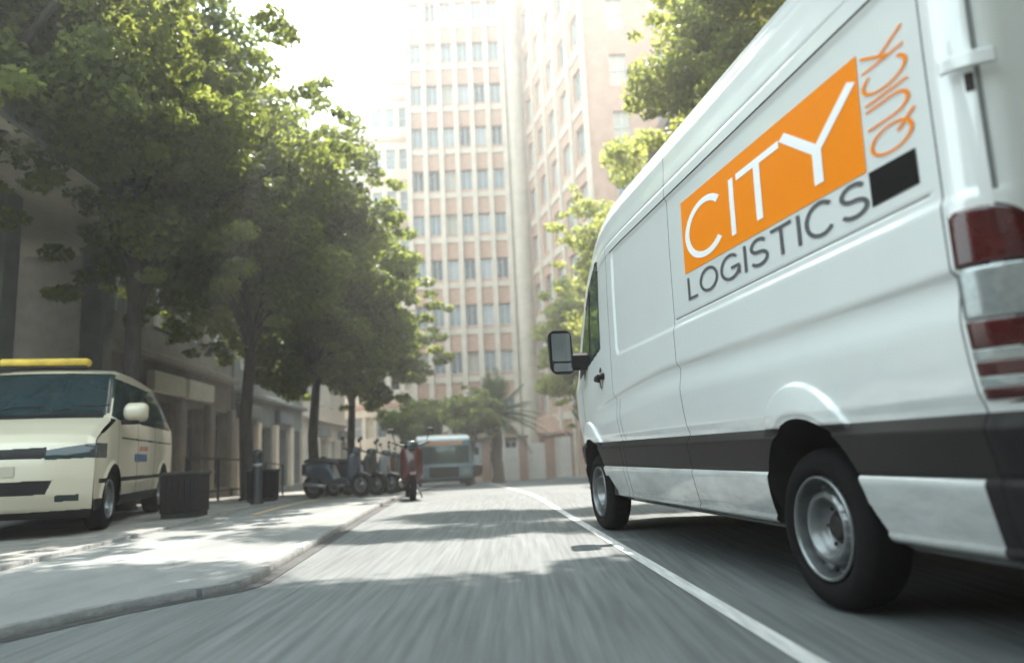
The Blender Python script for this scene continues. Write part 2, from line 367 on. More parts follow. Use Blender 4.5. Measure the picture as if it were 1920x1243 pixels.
def side_w(x, z):
    """half width of the body at nominal height z"""
    w = np.interp(z, KZ, KW)
    s = z - belt_z(x); amp = 1 - sstep(2.9, 3.55, x)
    w = w - .024 * amp * np.where(s > -.032, sstep(.012, -.032, s) if False else 1 - sstep(-.032, .006, s), sstep(-.20, -.032, s))
    body = sstep(-1.0, -.97, x) * (1 - sstep(1.30, 1.325, x))
    w = w - .006 * np.clip(1 - np.abs(z - 1.522) / .006, 0, 1) * body
    rc = rrect(x, z, -3., 2.60, 1.462, 2.338, .085)
    w = w - .013 * (1 - sstep(-.026, 0, rc))
    w = w + .006 * sstep(2.337, 2.343, z) * (1 - sstep(2.40, 2.60, z)) - .005 * np.clip(1 - np.abs(z - 2.425) / .005, 0, 1) * (x < 3.6)
    w = w + .005 * sstep(2.665, 2.64, z) * sstep(2.56, 2.63, z) if False else w + .006 * (1 - sstep(2.635, 2.66, z)) * sstep(2.50, 2.635, z)
    for g_, a, b in GAPS:
        w = w - .010 * np.clip(1 - np.abs(x - g_) / .0036, 0, 1) * ((z > a) & (z < b))
    w = w + flare(x, z)
    t = np.clip((x - 2.9) / 1.3, 0, 1); w = w - .038 * t * t
    w = w - .030 * np.clip((x - 2.6) / 1.3, 0, 1) * np.clip((z - 1.3) / 1.5, 0, 1)
    w = w - .025 * np.clip((-x - .45) / .6, 0, 1) ** 2 * (1 - sstep(.55, .9, z)) * 1.0
    return w
def van_columns():
    xs = []
    x = -1.05
    while x < 4.05:
        xs.append(x); x += .005 if (-.52 < x < .47 or 2.85 < x < 4.15) else .0125
    xs = np.array(xs)
    for g_, a, b in GAPS:
        xs = xs[np.abs(xs - g_) > .009]; xs = np.concatenate([xs, [g_ - .0062, g_ - .0036, g_, g_ + .0036, g_ + .0062]])
    xs = np.sort(xs); cols = [(v, 0, 1) for v in xs]
    rear = [(-1.05 - .15 * math.sin(t), .15 * (1 - math.cos(t)), 1) for t in np.radians(np.arange(6, 91, 6))]
    rear += [(-1.20 - .012 * q, .15, 1 - q) for q in np.linspace(.06, 1, 14)]
    fr = [(4.055 + .50 * math.sin(t), .42 * (1 - math.cos(t)), 1) for t in np.radians(np.arange(5, 91, 5))]
    fr += [(4.555 + .10 * math.sin(q * 1.57), .42, 1 - q) for q in np.linspace(.08, 1, 12)]
    return rear[::-1] + cols + fr, len(rear), len(cols)
def van_rows():
    z = list(np.arange(.30, 1.03, .006)) + list(np.arange(1.03, 2.70, .0125)) + list(np.linspace(2.70, ZT, 16))
    sp = [.347, .358, .579, .582, .585, .787, .790, .793, 1.516, 1.519, 1.522, 1.525, 1.528, 2.337, 2.340, 2.343, 2.420, 2.4225, 2.425, 2.4275, 2.43]
    z = [q for q in z if all(abs(q - s) > .0035 for s in sp)] + sp
    return np.array(sorted(z))
def inside_poly(x, z, P):
    r = np.zeros(x.shape, bool); d = np.full(x.shape, 9.)
    for i in range(len(P)):
        (x1, z1), (x2, z2) = P[i], P[(i + 1) % len(P)]
        c = ((z1 > z) != (z2 > z)) & (x < (x2 - x1) * (z - z1) / (z2 - z1 + 1e-12) + x1); r ^= c
        t = np.clip(((x - x1) * (x2 - x1) + (z - z1) * (z2 - z1)) / ((x2 - x1) ** 2 + (z2 - z1) ** 2), 0, 1)
        d = np.minimum(d, np.hypot(x - x1 - t * (x2 - x1), z - z1 - t * (z2 - z1)))
    return r, d
WINP = [(3.04, 1.585), (3.02, 2.36), (3.12, 2.385), (3.43, 2.20), (3.60, 1.98), (3.92, 1.47), (3.90, 1.40)]
def van_shell():
    cols, nr, nc = van_columns(); z0 = van_rows()
    cx = np.array([c[0] for c in cols]); ca = np.array([c[1] for c in cols]); cb = np.array([c[2] for c in cols])
    X, Z0 = np.meshgrid(cx, z0, indexing='ij'); X = X.copy(); Z0 = Z0.copy(); nC, nR = X.shape
    st = np.zeros(nC, bool); st[nr:nr + nc] = True
    e = 1e-4
    for _ in range(2):                                    # pull grid points onto the rim of the wheel openings
        s = arch_sdf(X, Z0); gx = (arch_sdf(X + e, Z0) - s) / e; gz_ = (arch_sdf(X, Z0 + e) - s) / e
        near = (np.abs(s) < .0034) & (Z0 < .95) & st[:, None]
        X = np.where(near, X - s * gx, X); Z0 = np.where(near, Z0 - s * gz_, Z0)
    Wd = side_w(X, Z0); Y = np.maximum(Wd - ca[:, None], 0) * cb[:, None]; Z = rmap(X, Z0)
    # rear face leans in at the roof
    X = X + np.where((cx < -1.04)[:, None], (1 - np.minimum(np.interp(Z0, KZ, KW) / .95, 1)) * .5, 0) * (Z0 > 2.5)
    V = np.stack([X, Y, Z], -1).reshape(-1, 3)
    I = np.arange(nC * nR).reshape(nC, nR)
    F = np.stack([I[:-1, :-1], I[1:, :-1], I[1:, 1:], I[:-1, 1:]], -1).reshape(-1, 4)
    C = V[F].mean(1); cz0 = Z0.reshape(-1)[F].mean(1); xc = C[:, 0]; zc = C[:, 2]
    rawx = np.repeat(cx[:-1], nR - 1)
    sdf = arch_sdf(xc, cz0); keep = ~((sdf < 0) & (cz0 < .95))
    so = np.minimum.reduce([np.hypot(xc - a[0], cz0 - .597) - .392 for a in ARCH])
    lab = np.full(len(F), 'body', dtype=object)
    lab[(rawx > 1.334) & (rawx < 2.745) & (cz0 > .79) & (cz0 < 2.425)] = 'sliding_door'
    lab[(rawx >= 2.744) & (rawx < 3.80) & (cz0 > .79) & (cz0 < 2.425) & (so > 0)] = 'cab_door'
    lab[(cz0 >= 2.425) & (rawx < 4.15)] = 'roof'
    lab[(cz0 < .583)] = 'sill_panel'
    lab[(cz0 > .583) & (cz0 < .79)] = 'side_trim'
    lab[((rawx < -1.03) & (cz0 < .79)) | ((rawx < -.985) & (cz0 < .583))] = 'rear_bumper'
    lab[(rawx > 4.05) & (cz0 < .79)] = 'front_bumper'
    lab[(rawx < -1.20) & (cz0 > .79) & (cz0 < 2.425)] = 'rear_door'
    lab[(lab == 'body') & (rawx < 1.34)] = 'side_panel'; lab[lab == 'body'] = 'bonnet'
    for nm in ('sill_panel', 'side_trim'):
        lab[(lab == nm) & (rawx > 0) & (rawx < 3.6)] = nm + '+'; lab[(lab == nm) & (rawx > 3.6)] = nm + '++'
    ip, dd = inside_poly(xc, zc, WINP)
    cab = ip & (rawx > 2.8)
    fr = cab & ((dd < .036) | (np.abs(xc - (3.405 + (1.9 - zc) * .06)) < .034) | ((zc < 1.56) & (xc > 3.55)))
    lab[cab] = 'side_window'; lab[fr] = 'window_frame'
    lab[(cz0 > 2.62) & (zc < 2.40) & (zc > 1.42) & (rawx < 4.15)] = 'windscreen'
    for g_, a, b in GAPS: lab[(np.abs(xc - g_) < .0030) & (cz0 > a) & (cz0 < b)] = 'panel_seam'
    lab[(cz0 > 2.3365) & (cz0 < 2.3435) & (rawx > -1.03) & (rawx < 2.62)] = 'panel_seam'
    lab[(np.abs(cz0 - 1.522) < .0016) & (rawx > -.98) & (rawx < 1.30)] = 'panel_seam'
    return V, F, keep, lab, (X, Y, Z, nr, nc, cx)
V, F, keep, lab, GRID = van_shell()
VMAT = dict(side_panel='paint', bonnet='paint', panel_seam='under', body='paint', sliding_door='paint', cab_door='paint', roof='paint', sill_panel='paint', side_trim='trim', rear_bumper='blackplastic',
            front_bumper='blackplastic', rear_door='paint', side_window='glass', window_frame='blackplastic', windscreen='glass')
def emit(name, Fs, V, m, parent, mirror=False):
    u, inv = np.unique(Fs, return_inverse=True); F2 = inv.reshape(Fs.shape); P = V[u].copy()
    if mirror: P[:, 1] *= -1
    else: F2 = F2[:, ::-1]
    return np_mesh(name, P, F2, m, parent, smooth=True)
VP = {}
def cap(names_done):
    X, Y, Z, nr, nc, cx = GRID; nC = X.shape[0]; k = 9; ys = np.linspace(-1, 1, k)
    P = np.stack([np.repeat(X[:, -1:], k, 1), Y[:, -1:] * ys, Z[:, -1:] + .02 * (1 - ys ** 2) * (Y[:, -1:] / .66)], -1)
    I = np.arange(nC * k).reshape(nC, k); Fc = np.stack([I[:-1, :-1], I[1:, :-1], I[1:, 1:], I[:-1, 1:]], -1).reshape(-1, 4)
    V = P.reshape(-1, 3); c = V[Fc].mean(1); ws = np.where((c[:, 2] < 2.40) & (c[:, 2] > 1.42) & (c[:, 0] > 3), 1, np.where((c[:, 0] > 3.9) & (c[:, 2] <= 1.42), 2, 0))
    return V, Fc, ws
CV, CF, CW = cap(None)
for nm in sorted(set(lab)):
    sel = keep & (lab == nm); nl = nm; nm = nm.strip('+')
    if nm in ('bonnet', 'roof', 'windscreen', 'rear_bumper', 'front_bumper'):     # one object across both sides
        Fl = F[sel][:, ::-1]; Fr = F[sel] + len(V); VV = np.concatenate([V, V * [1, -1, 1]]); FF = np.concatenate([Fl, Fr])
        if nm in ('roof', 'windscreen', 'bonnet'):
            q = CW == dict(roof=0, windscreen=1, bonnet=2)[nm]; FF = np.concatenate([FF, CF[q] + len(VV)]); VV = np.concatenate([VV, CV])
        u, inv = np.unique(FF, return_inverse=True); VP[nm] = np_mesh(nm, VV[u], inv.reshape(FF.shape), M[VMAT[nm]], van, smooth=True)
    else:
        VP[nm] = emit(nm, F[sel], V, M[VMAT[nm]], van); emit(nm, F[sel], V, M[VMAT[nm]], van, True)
def on_side(x, z, off=.003): return (x, float(side_w(np.array(x), np.array(z))) + off, z)
# inner returns of the arches, wheel housings, floor and the dark inside
for sgn in (1, -1):
    for (cx, cz, r, a, sl, b, sf) in ARCH:
        mb = MB(); pts = [(cx - a - (.58 - .31) * sl, .31), (cx - a - .02, .56)] + [(cx - r * math.cos(t), cz + r * math.sin(t)) for t in np.linspace(.42, math.pi - .36, 40)] + [(cx + b, .49), (cx + b + .19 * sf, .31)]
        vs = []
        for (px, pz) in pts:
            w = float(side_w(np.array(px), np.array(pz)))
            vs += [(px, sgn * (w - .001), pz), (px, sgn * (w - .05), pz + .004), (px, sgn * .50, pz + .012)]
        n = len(pts); mb.add(vs, [(i * 3 + j, i * 3 + j + 1, (i + 1) * 3 + j + 1, (i + 1) * 3 + j) for i in range(n - 1) for j in (0, 1)])
        mb.add([(px, sgn * .50, pz + .012) for px, pz in pts], [tuple(range(n))])
        mb.build("wheel_housing", M['under'], van)
MB().box((1.84, 0, .40), (2.9, 1.70, .14)).box((-.80, 0, .52), (.72, 1.60, .22)).box((4.25, 0, .42), (.3, 1.3, .2)).box((3.70, 0, .56), (1.2, 1.01, .18)).box((0, 0, .62), (1.3, 1.01, .10)).box((1.84, 0, .29), (3.9, .5, .10)).tube([(0, -.7, .33), (0, .7, .33)], .06).box((-.9, .1, .36), (.25, .9, .12)).build("underbody", M['under'], van)
mb = MB()
for y in (.42, -.42): mb.box((2.95, y, 1.12), (.5, .5, .16), b=.04).box((2.72, y, 1.45), (.14, .48, .62), b=.05).box((2.70, y, 1.88), (.09, .26, .20), b=.04)
mb.build("cab_seat", M['seat'], van)
MB().box((2.60, 0, 1.6), (.03, 1.7, 1.6)).build("bulkhead", M['darkmetal'], van)
MB().box((3.80, 0, 1.24), (.36, 1.62, .20), b=.05).build("dashboard", M['seat'], van)
# wheels
TY = [(.222, -.035), (.24, -.012), (.262, -.001), (.290, -.003), (.312, -.012), (.331, -.028), (.341, -.048), (.3445, -.075), (.345, -.115), (.3445, -.155), (.341, -.18), (.325, -.205), (.29, -.222), (.23, -.215)]
RIM = [(.226, -.032), (.227, -.014), (.221, -.006), (.213, -.008), (.209, -.022), (.203, -.058), (.196, -.082), (.182, -.086), (.172, -.074), (.160, -.046), (.148, -.030), (.136, -.026), (.126, -.033), (.112, -.066), (.098, -.092), (.082, -.100), (.070, -.101)]
def rim_mod(i, r, y, a):
    if 6 <= i <= 9:
        k = min(1., max(0., math.cos(a * 14) * 1.8)); y -= .065 * k * (1 if i in (7, 8) else .25)
    return r, y
def make_wheel(parent, mats=('rubber', 'steel', 'rust')):
    w = MB().lathe_y(TY, 96, lambda i, r, y, a: (r - (.006 if (i in (7, 8, 9, 10) and int(a * 40) % 2) else 0), y)).build("wheel", M[mats[0]], parent, True)
    MB().lathe_y(RIM, 196, rim_mod).build("rim", M[mats[1]], w, True)
    mb = MB().lathe_y([(.074, -.102), (.070, -.097), (.058, -.094), (.052, -.078), (.040, -.072), (.0005, -.073)], 32)
    for k in range(6):
        a = k * math.pi / 3; mb.lathe_y([(.0005, 0), (.009, 0), (.010, -.02)], 6); nn = 18
        for j in range(nn):
            q = len(mb.v) - nn + j; v = mb.v[q]; mb.v[q] = (v[0] + .088 * math.cos(a), v[1] - .092, v[2] + .088 * math.sin(a))
    mb.build("hub", M[mats[2]], w, False)
    MB().lathe_y([(.205, -.10), (.0005, -.12)], 24).build("brake_disc", M['under'], w)
    return w
for (x, y, s) in ((0, .905, 1), (WB, .895, 1), (0, -.905, -1), (WB, -.895, -1)):
    w = make_wheel(van); w.location = (x, y, .345); w.rotation_euler = (0, R(17 * x), 0 if s > 0 else math.pi)
# door mirror
def rr_ring(cy, cz, w, h, r, x, n=6, skew=0.):
    P = []
    for (sx_, sz_, a0) in ((1, 1, 0), (-1, 1, 90), (-1, -1, 180), (1, -1, 270)):
        for k in range(n + 1):
            a = R(a0 + 90 * k / n); yy = sx_ * (w / 2 - r) + r * math.cos(a); zz = sz_ * (h / 2 - r) + r * math.sin(a)
            P.append((x, cy + yy + skew * zz, cz + zz))
    return P
def loft(mb, rings, cap0=True, cap1=True):
    n = len(rings[0]); vs = [v for r in rings for v in r]
    fs = [(i * n + k, i * n + (k + 1) % n, (i + 1) * n + (k + 1) % n, (i + 1) * n + k) for i in range(len(rings) - 1) for k in range(n)]
    if cap0: fs.append(tuple(range(n))[::-1])
    if cap1: fs.append(tuple((len(rings) - 1) * n + k for k in range(n)))
    mb.add(vs, fs); return mb
for s in (1, -1):
    cy, cz = 1.198, 1.635
    mm = loft(MB(), [rr_ring(cy, cz, .185, .375, .045, 3.545, skew=.05), rr_ring(cy, cz, .215, .405, .055, 3.538, skew=.05), rr_ring(cy, cz, .222, .412, .06, 3.56, skew=.05),
                     rr_ring(cy, cz, .21, .39, .07, 3.62, skew=.05), rr_ring(cy, cz, .15, .30, .07, 3.67, skew=.05)])
    mm.box((3.56, 1.02, 1.545), (.07, .22, .16), b=.025).box((3.60, .935, 1.47), (.20, .04, .22), b=.015)
    mm.v = [(a, s * b, c) for a, b, c in mm.v]; mo = mm.build("wing_mirror", M['blackplastic'], van)
    for (z, h) in ((cz + .045, .262), (cz - .142, .078)):
        q = loft(MB(), [rr_ring(cy + .05 * (z - cz), z, .178, h, .018, 3.533), rr_ring(cy + .05 * (z - cz), z, .186, h + .008, .02, 3.546)]); q.v = [(a, s * b, c) for a, b, c in q.v]
        q.build("mirror_glass", M['mirror'], mo)
# door handle, hinge, lamps
hx, hz = 3.06, 1.335; w0 = float(side_w(np.array(hx), np.array(hz)))
MB().tube([(hx + .085, w0 - .005, hz - .012), (hx + .07, w0 + .03, hz - .008), (hx, w0 + .042, hz), (hx - .07, w0 + .032, hz + .008), (hx - .085, w0 - .005, hz + .008)], [.02, .022, .024, .028, .028], 10).build("door_handle", M['blackplastic'], van, True)
mbh = MB().lathe_y([(.0005, 0), (.05, 0), (.062, .006)], 24)
VP['hr'] = mbh.build("handle_recess", M['under'], van); VP['hr'].location = (hx, w0 - .0005, hz); VP['hr'].scale = (.75, 1, 1.5)
def corner_patch(z0, z1, t0, t1, off, xs=None, nz=14, shape=None):
    """a patch of the rounded rear corner, from plan angle t0 to t1"""
    ts = np.radians(np.linspace(t0, t1, 16)); zs = np.linspace(z0, z1, nz); P = []
    for t in ts:
        for z in zs:
            zz = shape(t, z) if shape else z
            w = float(np.interp(zz, KZ, KW)) - .010
            x = -1.05 - .15 * math.sin(t) if t > 0 else -1.05 - .15 * t
            y = w - .15 * (1 - math.cos(t)) if t > 0 else w
            nx, ny = (-math.sin(t), math.cos(t)) if t > 0 else (0, 1)
            P.append((x + nx * off, y + ny * off, zz))
    I = np.arange(len(P)).reshape(len(ts), nz); F = np.stack([I[:-1, :-1], I[:-1, 1:], I[1:, 1:], I[1:, :-1]], -1).reshape(-1, 4)
    return np.array(P), F
def lens(name, z0, z1, m, parent, off, s=1, t0=3, t1=96, shape=None):
    P, F = corner_patch(z0, z1, t0, t1, off, shape=shape); P2, _ = corner_patch(z0, z1, t0 - .5, t1 + .5, -.01, shape=shape)
    n = len(P); nt, nz_ = 16, 14; I = np.arange(n).reshape(nt, nz_)
    rim = np.concatenate([I[:, 0], I[-1, 1:], I[::-1, -1][1:], I[0, ::-1][1:]]); Fr = np.stack([rim[:-1], rim[1:], rim[1:] + n, rim[:-1] + n], -1)
    A = np.concatenate([P, P2]); A[:, 1] *= s
    o = np_mesh(name, A, np.concatenate([F, Fr]), m, parent, smooth=False); return o
for s in (1, -1):
    top = lambda t, z: z - (.05 * max(0, (t - .5)) ** 2 + .03 * max(0, .35 - t)) * max(0, (z - 1.3)) / .13
    base = lens("tail_lamp", .815, 1.44, M['blackplastic'], van, .006, s, 0, 98, shape=top)
    for (a, b, m, nm) in ((1.243, 1.425, 'red', 'lamp_lens'), (1.075, 1.236, 'clear', 'lamp_lens'), (.985, 1.070, 'red', 'lamp_lens'), (.948, .980, 'clear', 'lamp_lens'), (.900, .943, 'red', 'lamp_lens'), (.868, .895, 'clear', 'lamp_lens'), (.828, .863, 'red', 'lamp_lens')):
        lens(nm, a, b, M[m], base, .016, s, 4, 96, shape=top)
    P, F_ = corner_patch(1.872, 1.918, 22, 72, .022); P[:, 1] *= s; h = np_mesh("door_hinge", P, F_, M['paint'], van)
    sm = h.modifiers.new("thick", 'SOLIDIFY'); sm.thickness = .02
    MB().tube([(-1.155, s * .905, 1.80), (-1.155, s * .905, 1.86)], .02, 10).build("hinge_pin", M['rust'], van)
for s in (1, -1):
    P, F_ = corner_patch(.80, 2.60, 53, 59, .003); P[:, 1] *= s; np_mesh("door_seal", P, F_, M['seal'], van)
    P, F_ = corner_patch(.80, 2.60, 40, 53, .008); P[:, 1] *= s; np_mesh("door_edge", P, F_, M['paint'], van)
mb = MB().box((-1.235, 0, .52), (.10, 1.74, .26), b=.03).box((-1.25, 0, .66), (.13, 1.6, .03), b=.01); mb.build("rear_step", M['blackplastic'], van)

# ------------------------------------------------------------------ the logo on the van side
OQ = [(1.100, 2.223), (-.695, 2.190), (-.680, 1.722), (1.100, 1.768)]
def bil(u, v):      # u along reading direction, v upwards
    (xa, za), (xb, zb), (xc, zc), (xd, zd) = OQ
    x = (xd + (xc - xd) * u) * (1 - v) + (xa + (xb - xa) * u) * v; z = (zd + (zc - zd) * u) * (1 - v) + (za + (zb - za) * u) * v
    return x, z
def decal_grid(name, fn, m, off, nu=30, nv=10):
    P = [on_side(*fn(u, v), off) for u in np.linspace(0, 1, nu) for v in np.linspace(0, 1, nv)]
    I = np.arange(nu * nv).reshape(nu, nv); F = np.stack([I[:-1, :-1], I[1:, :-1], I[1:, 1:], I[:-1, 1:]], -1).reshape(-1, 4)
    return np_mesh(name, np.array(P), F, M[m], van)
decal_grid("logo_panel", bil, 'orange', .0025)
decal_grid("logo_square", lambda u, v: (-.690 - .255 * u, 1.577 + .001 + (.135 - .008 * u) * v), 'black_v', .0025)
def arc(cx, cy, rx, ry, a0, a1, n=22): return [(cx + rx * math.cos(R(a)), cy + ry * math.sin(R(a))) for a in np.linspace(a0, a1, n)]
G = {   # stroke letters in a unit-high cell; width, strokes
 'C': (.92, [arc(.48, .5, .45, .5, 42, 318, 30)]), 'I': (.14, [[(.07, 0), (.07, 1)]]), 'T': (.80, [[(0, .95), (.80, .95)], [(.40, .9), (.40, 0)]]),
 'Y': (.94, [[(.02, 1), (.47, .46)], [(.92, 1), (.47, .46)], [(.47, .50), (.47, 0)]]),
 'L': (.60, [[(.06, 1), (.06, .05)], [(.0, .05), (.60, .05)]]), 'O': (1.04, [arc(.52, .5, .47, .46, 0, 360, 40)]),
 'G': (1.0, [arc(.50, .5, .46, .46, 45, 345, 32), [(.54, .44), (.97, .44)], [(.93, .44), (.93, .10)]]),
 'S': (.74, [arc(.37, .73, .31, .23, 25, 270, 20) + arc(.37, .265, .34, .235, 90, -155, 20)]),
 'Q': (1.10, [arc(.52, .5, .48, .46, 0, 360, 40), [(.60, .34), (1.10, -.06)]]), 'U': (.82, [[(.05, 1), (.05, .40)] + arc(.41, .38, .36, .34, 180, 360, 20) + [(.77, .40), (.77, 1)]]),
 'K': (.76, [[(.06, 0), (.06, 1)], [(.08, .38), (.70, 1)], [(.26, .54), (.76, 0)]]),
}
def ribbon(mb, pts, wx, fn, off):
    P = [Vector((a, b, 0)) for a, b in pts]; Q = [P[0]]
    for a, b in zip(P[:-1], P[1:]):
        k = max(1, int((b - a).length / .12)); Q += [a.lerp(b, (i + 1) / k) for i in range(k)]
    vs = []
    for i, p in enumerate(Q):
        t = (Q[min(i + 1, len(Q) - 1)] - Q[max(i - 1, 0)]).normalized(); nrm = Vector((-t.y, t.x, 0))
        for s in (-1, 1):
            q = p + nrm * s * wx / 2; vs.append(on_side(*fn(q.x, q.y), off))
    mb.add(vs, [(2 * i, 2 * i + 2, 2 * i + 3, 2 * i + 1) for i in range(len(Q) - 1)])
def word(name, text, fn, stroke, gap, m, off=.0045):
    """fn maps (advance 0..1 along the word, height 0..1) to the van side; every letter drawn as flat vinyl strokes"""
    ws = [G[c][0] for c in text]; tot = sum(ws) + gap * (len(text) - 1); x = 0; mb = MB()
    for c, w in zip(text, ws):
        for k, st_ in enumerate(G[c][1]): ribbon(mb, st_, stroke, lambda a, b, x=x: fn((x + a) / tot, b), off + .0003 * k)
        x += w + gap
    o = mb.build(name, M[m], van); return o
# CITY: each letter is placed from its own place in the panel
def city():
    mb = MB(); st = .115
    def fnl(u0, u1, v0, v1): return lambda a, b: bil(u0 + (u1 - u0) * a, v0 + (v1 - v0) * b)
    for c, u0, u1, v0, v1, k in (('C', .035, .325, .12, .80, .0), ('I', .365, .405, .13, .80, 0), ('T', .42, .665, .13, .80, 0), ('Y', .675, .985, .13, .81, 0)):
        w = G[c][0]; f = fnl(u0, u1, v0, v1)
        for j, s_ in enumerate(G[c][1]): ribbon(mb, [(a, b) for a, b in s_], st * (1. if c != 'I' else .9), lambda a, b: f(a / w, b), .0045 + .0003 * j)
    return mb.build("lettering", M['white_v'], van)
city()
word("lettering", "LOGISTICS", lambda u, v: (1.075 - 1.745 * u, 1.592 + .006 * (1 - u) - .022 * u + (.137 - .0 * u) * v), .12, .17, 'grey_v')
word("lettering", "QUICK", lambda u, v: (-.955 + .235 * v, 1.738 + .425 * u), .085, .13, 'orange')

# ------------------------------------------------------------------ other vehicles
def grid_faces(nu, nv):
    I = np.arange(nu * nv).reshape(nu, nv); return np.stack([I[:-1, :-1], I[1:, :-1], I[1:, 1:], I[:-1, 1:]], -1).reshape(-1, 4)
def by_label(V, F, lab, mats, parent, keep=None, store=None):
    cy = V[F].mean(1)[:, 1]
    if any(np.sign(cy) > 0) and any(np.sign(cy) < 0):
        for nm in ('headlight', 'fog_lamp'):
            if nm in mats: lab[(lab == nm) & (cy > 0)] = nm + '+'; mats = dict(mats); mats[nm + '+'] = mats[nm]
    for nm in sorted(set(lab)):
        sel = (lab == nm) if keep is None else (lab == nm) & keep
        if not sel.any(): continue
        Fs = F[sel]; u, inv = np.unique(Fs, return_inverse=True); o = np_mesh(nm.strip('+'), V[u], inv.reshape(Fs.shape), M[mats[nm]], parent, smooth=True)
        if store is not None: store[nm] = o
def dense(pts, step):
    out = [np.array(pts[0], float)]
    for a, b in zip(pts[:-1], pts[1:]):
        a = np.array(a, float); b = np.array(b, float); k = max(1, int(np.hypot(b[0] - a[0], b[1] - a[1]) / step)); out += [a + (b - a) * (i + 1) / k for i in range(k)]
    return np.array(out)
def smooth1(a, it):
    a = a.copy()
    for _ in range(it): a[1:-1] = (a[:-2] + 2 * a[1:-1] + a[2:]) / 4
    return a
def minivan(parent, prof, mats, classify_front, classify_side, wheels, wr, side_knots, plan, crown=.03, lowz=.24):
    """prof: (x, z, half width, plan curvature) from the front bumper over the roof to the rear bumper"""
    D = smooth1(dense(prof, .008), 22); nu = len(D); ys = np.concatenate([np.linspace(-1, -.86, 8)[:-1], np.linspace(-.86, .86, 190), np.linspace(.86, 1, 8)[1:]])
    t = np.abs(ys)
    X = D[:, 0:1] - D[:, 3:4] * t[None, :] ** 3.0 * np.sign(D[:, 0:1]); Yy = D[:, 2:3] * ys[None, :]; Z = D[:, 1:2] - crown * t[None, :] ** 2 - .035 * sstep(.90, 1.0, t)[None, :] ** 2 * (D[:, 1:2] > .95)
    V = np.stack([X, Yy, Z], -1).reshape(-1, 3); F = grid_faces(nu, len(ys)); C = V[F].mean(1); s_i = np.repeat(np.arange(nu - 1), len(ys) - 1)
    lab = classify_front(C, s_i / (nu - 1), D); by_label(V, F, lab, mats, parent)
    # flanks hang from the edge line of that sheet
    ex, ez, ey = X[:, -1], Z[:, -1], D[:, 2]
    iF = int(np.argmax(ex)); iR = int(np.argmin(ex)); xs = np.linspace(ex[iR] + .01, ex[iF] - .01, 420)
    o = np.argsort(ex[iF:iR + 1], kind='stable'); xa = ex[iF:iR + 1][o]; za = ez[iF:iR + 1][o]; ya = ey[iF:iR + 1][o]
    ze = np.interp(xs, xa, za); ye = np.interp(xs, xa, ya)
    vs = np.linspace(0, 1, 190); Zs = lowz + (ze[:, None] - lowz) * vs[None, :]; Xs = np.repeat(xs[:, None], len(vs), 1)
    # follow the bumper curve at the front
    fz = ez[:iF + 1]; fx = ex[:iF + 1]; of = np.argsort(fz); dx = np.interp(Zs, fz[of], fx[of]) - ex[iF]
    Xs = Xs + dx * sstep(ex[iF] - .35, ex[iF], Xs)
    rz_ = ez[iR:]; rx = ex[iR:]; orr = np.argsort(rz_)
    kz = np.array([k[0] for k in side_knots]); kw = np.array([k[1] for k in side_knots])
    Wd = np.interp(Zs, kz, kw); bl = kz[-1]
    up = Zs > bl; fr = np.clip((Zs - bl) / np.maximum(ze[:, None] - bl, .02), 0, 1); Wd = np.where(up, kw[-1] + (ye[:, None] - kw[-1]) * fr ** 1.15, Wd)
    nose = sstep(.55, 1, (Xs - .9) / (ex[iF] - .9)); Wd = Wd + (ye[:, None] - Wd) * nose * np.where(Zs < ze[:, None], 1, 1) * (ze[:, None] < 1.35)
    # arch openings
    e = 1e-4
    def sdf(x, z): return np.minimum.reduce([np.hypot(x - wx, z - wr) - (wr + .055) for wx in wheels])
    for _ in range(2):
        s = sdf(Xs, Zs); gx_ = (sdf(Xs + e, Zs) - s) / e; gz_ = (sdf(Xs, Zs + e) - s) / e; nr_ = np.abs(s) < .006
        Xs = np.where(nr_, Xs - s * gx_, Xs); Zs = np.where(nr_, Zs - s * gz_, Zs)
    Wd = Wd + .018 * (1 - sstep(.0, .05, np.abs(sdf(Xs, Zs))))
    for s in (1, -1):
        Vs = np.stack([Xs, s * Wd, Zs], -1).reshape(-1, 3); Fs = grid_faces(len(xs), len(vs)); Cs = Vs[Fs].mean(1); kp = sdf(Cs[:, 0], Cs[:, 2]) > 0
        by_label(Vs, Fs, classify_side(Cs), mats, parent, kp)
    return D
# cream taxi
taxi_yaw = math.atan2(-.963, .27)              # heading (x forward)
TX, TYY = -6.15, 10.03
taxi = thing("taxi_minivan", "cream taxi minivan with a yellow roof bar parked on the pavement facing the camera", "taxi", (TX, TYY, .07), taxi_yaw); taxi.scale = (1.03, 1.03, 1.04)
TP = [(2.22, .20, .86, .16), (2.34, .28, .90, .20), (2.40, .45, .915, .22), (2.40, .62, .92, .22), (2.385, .74, .92, .22), (2.36, .86, .915, .21), (2.30, .97, .90, .20), (2.18, 1.06, .885, .17), (1.80, 1.19, .875, .12), (1.50, 1.28, .87, .11),
      (1.46, 1.30, .865, .12), (1.1, 1.585, .80, .14), (.80, 1.82, .735, .13), (.66, 1.89, .715, .08), (.3, 1.955, .70, .0), (-.6, 1.975, .70, .0), (-1.8, 1.94, .70, .02), (-2.18, 1.86, .71, .05), (-2.30, 1.6, .78, .06), (-2.36, 1.15, .88, .08), (-2.40, .6, .90, .1), (-2.34, .28, .88, .1)]
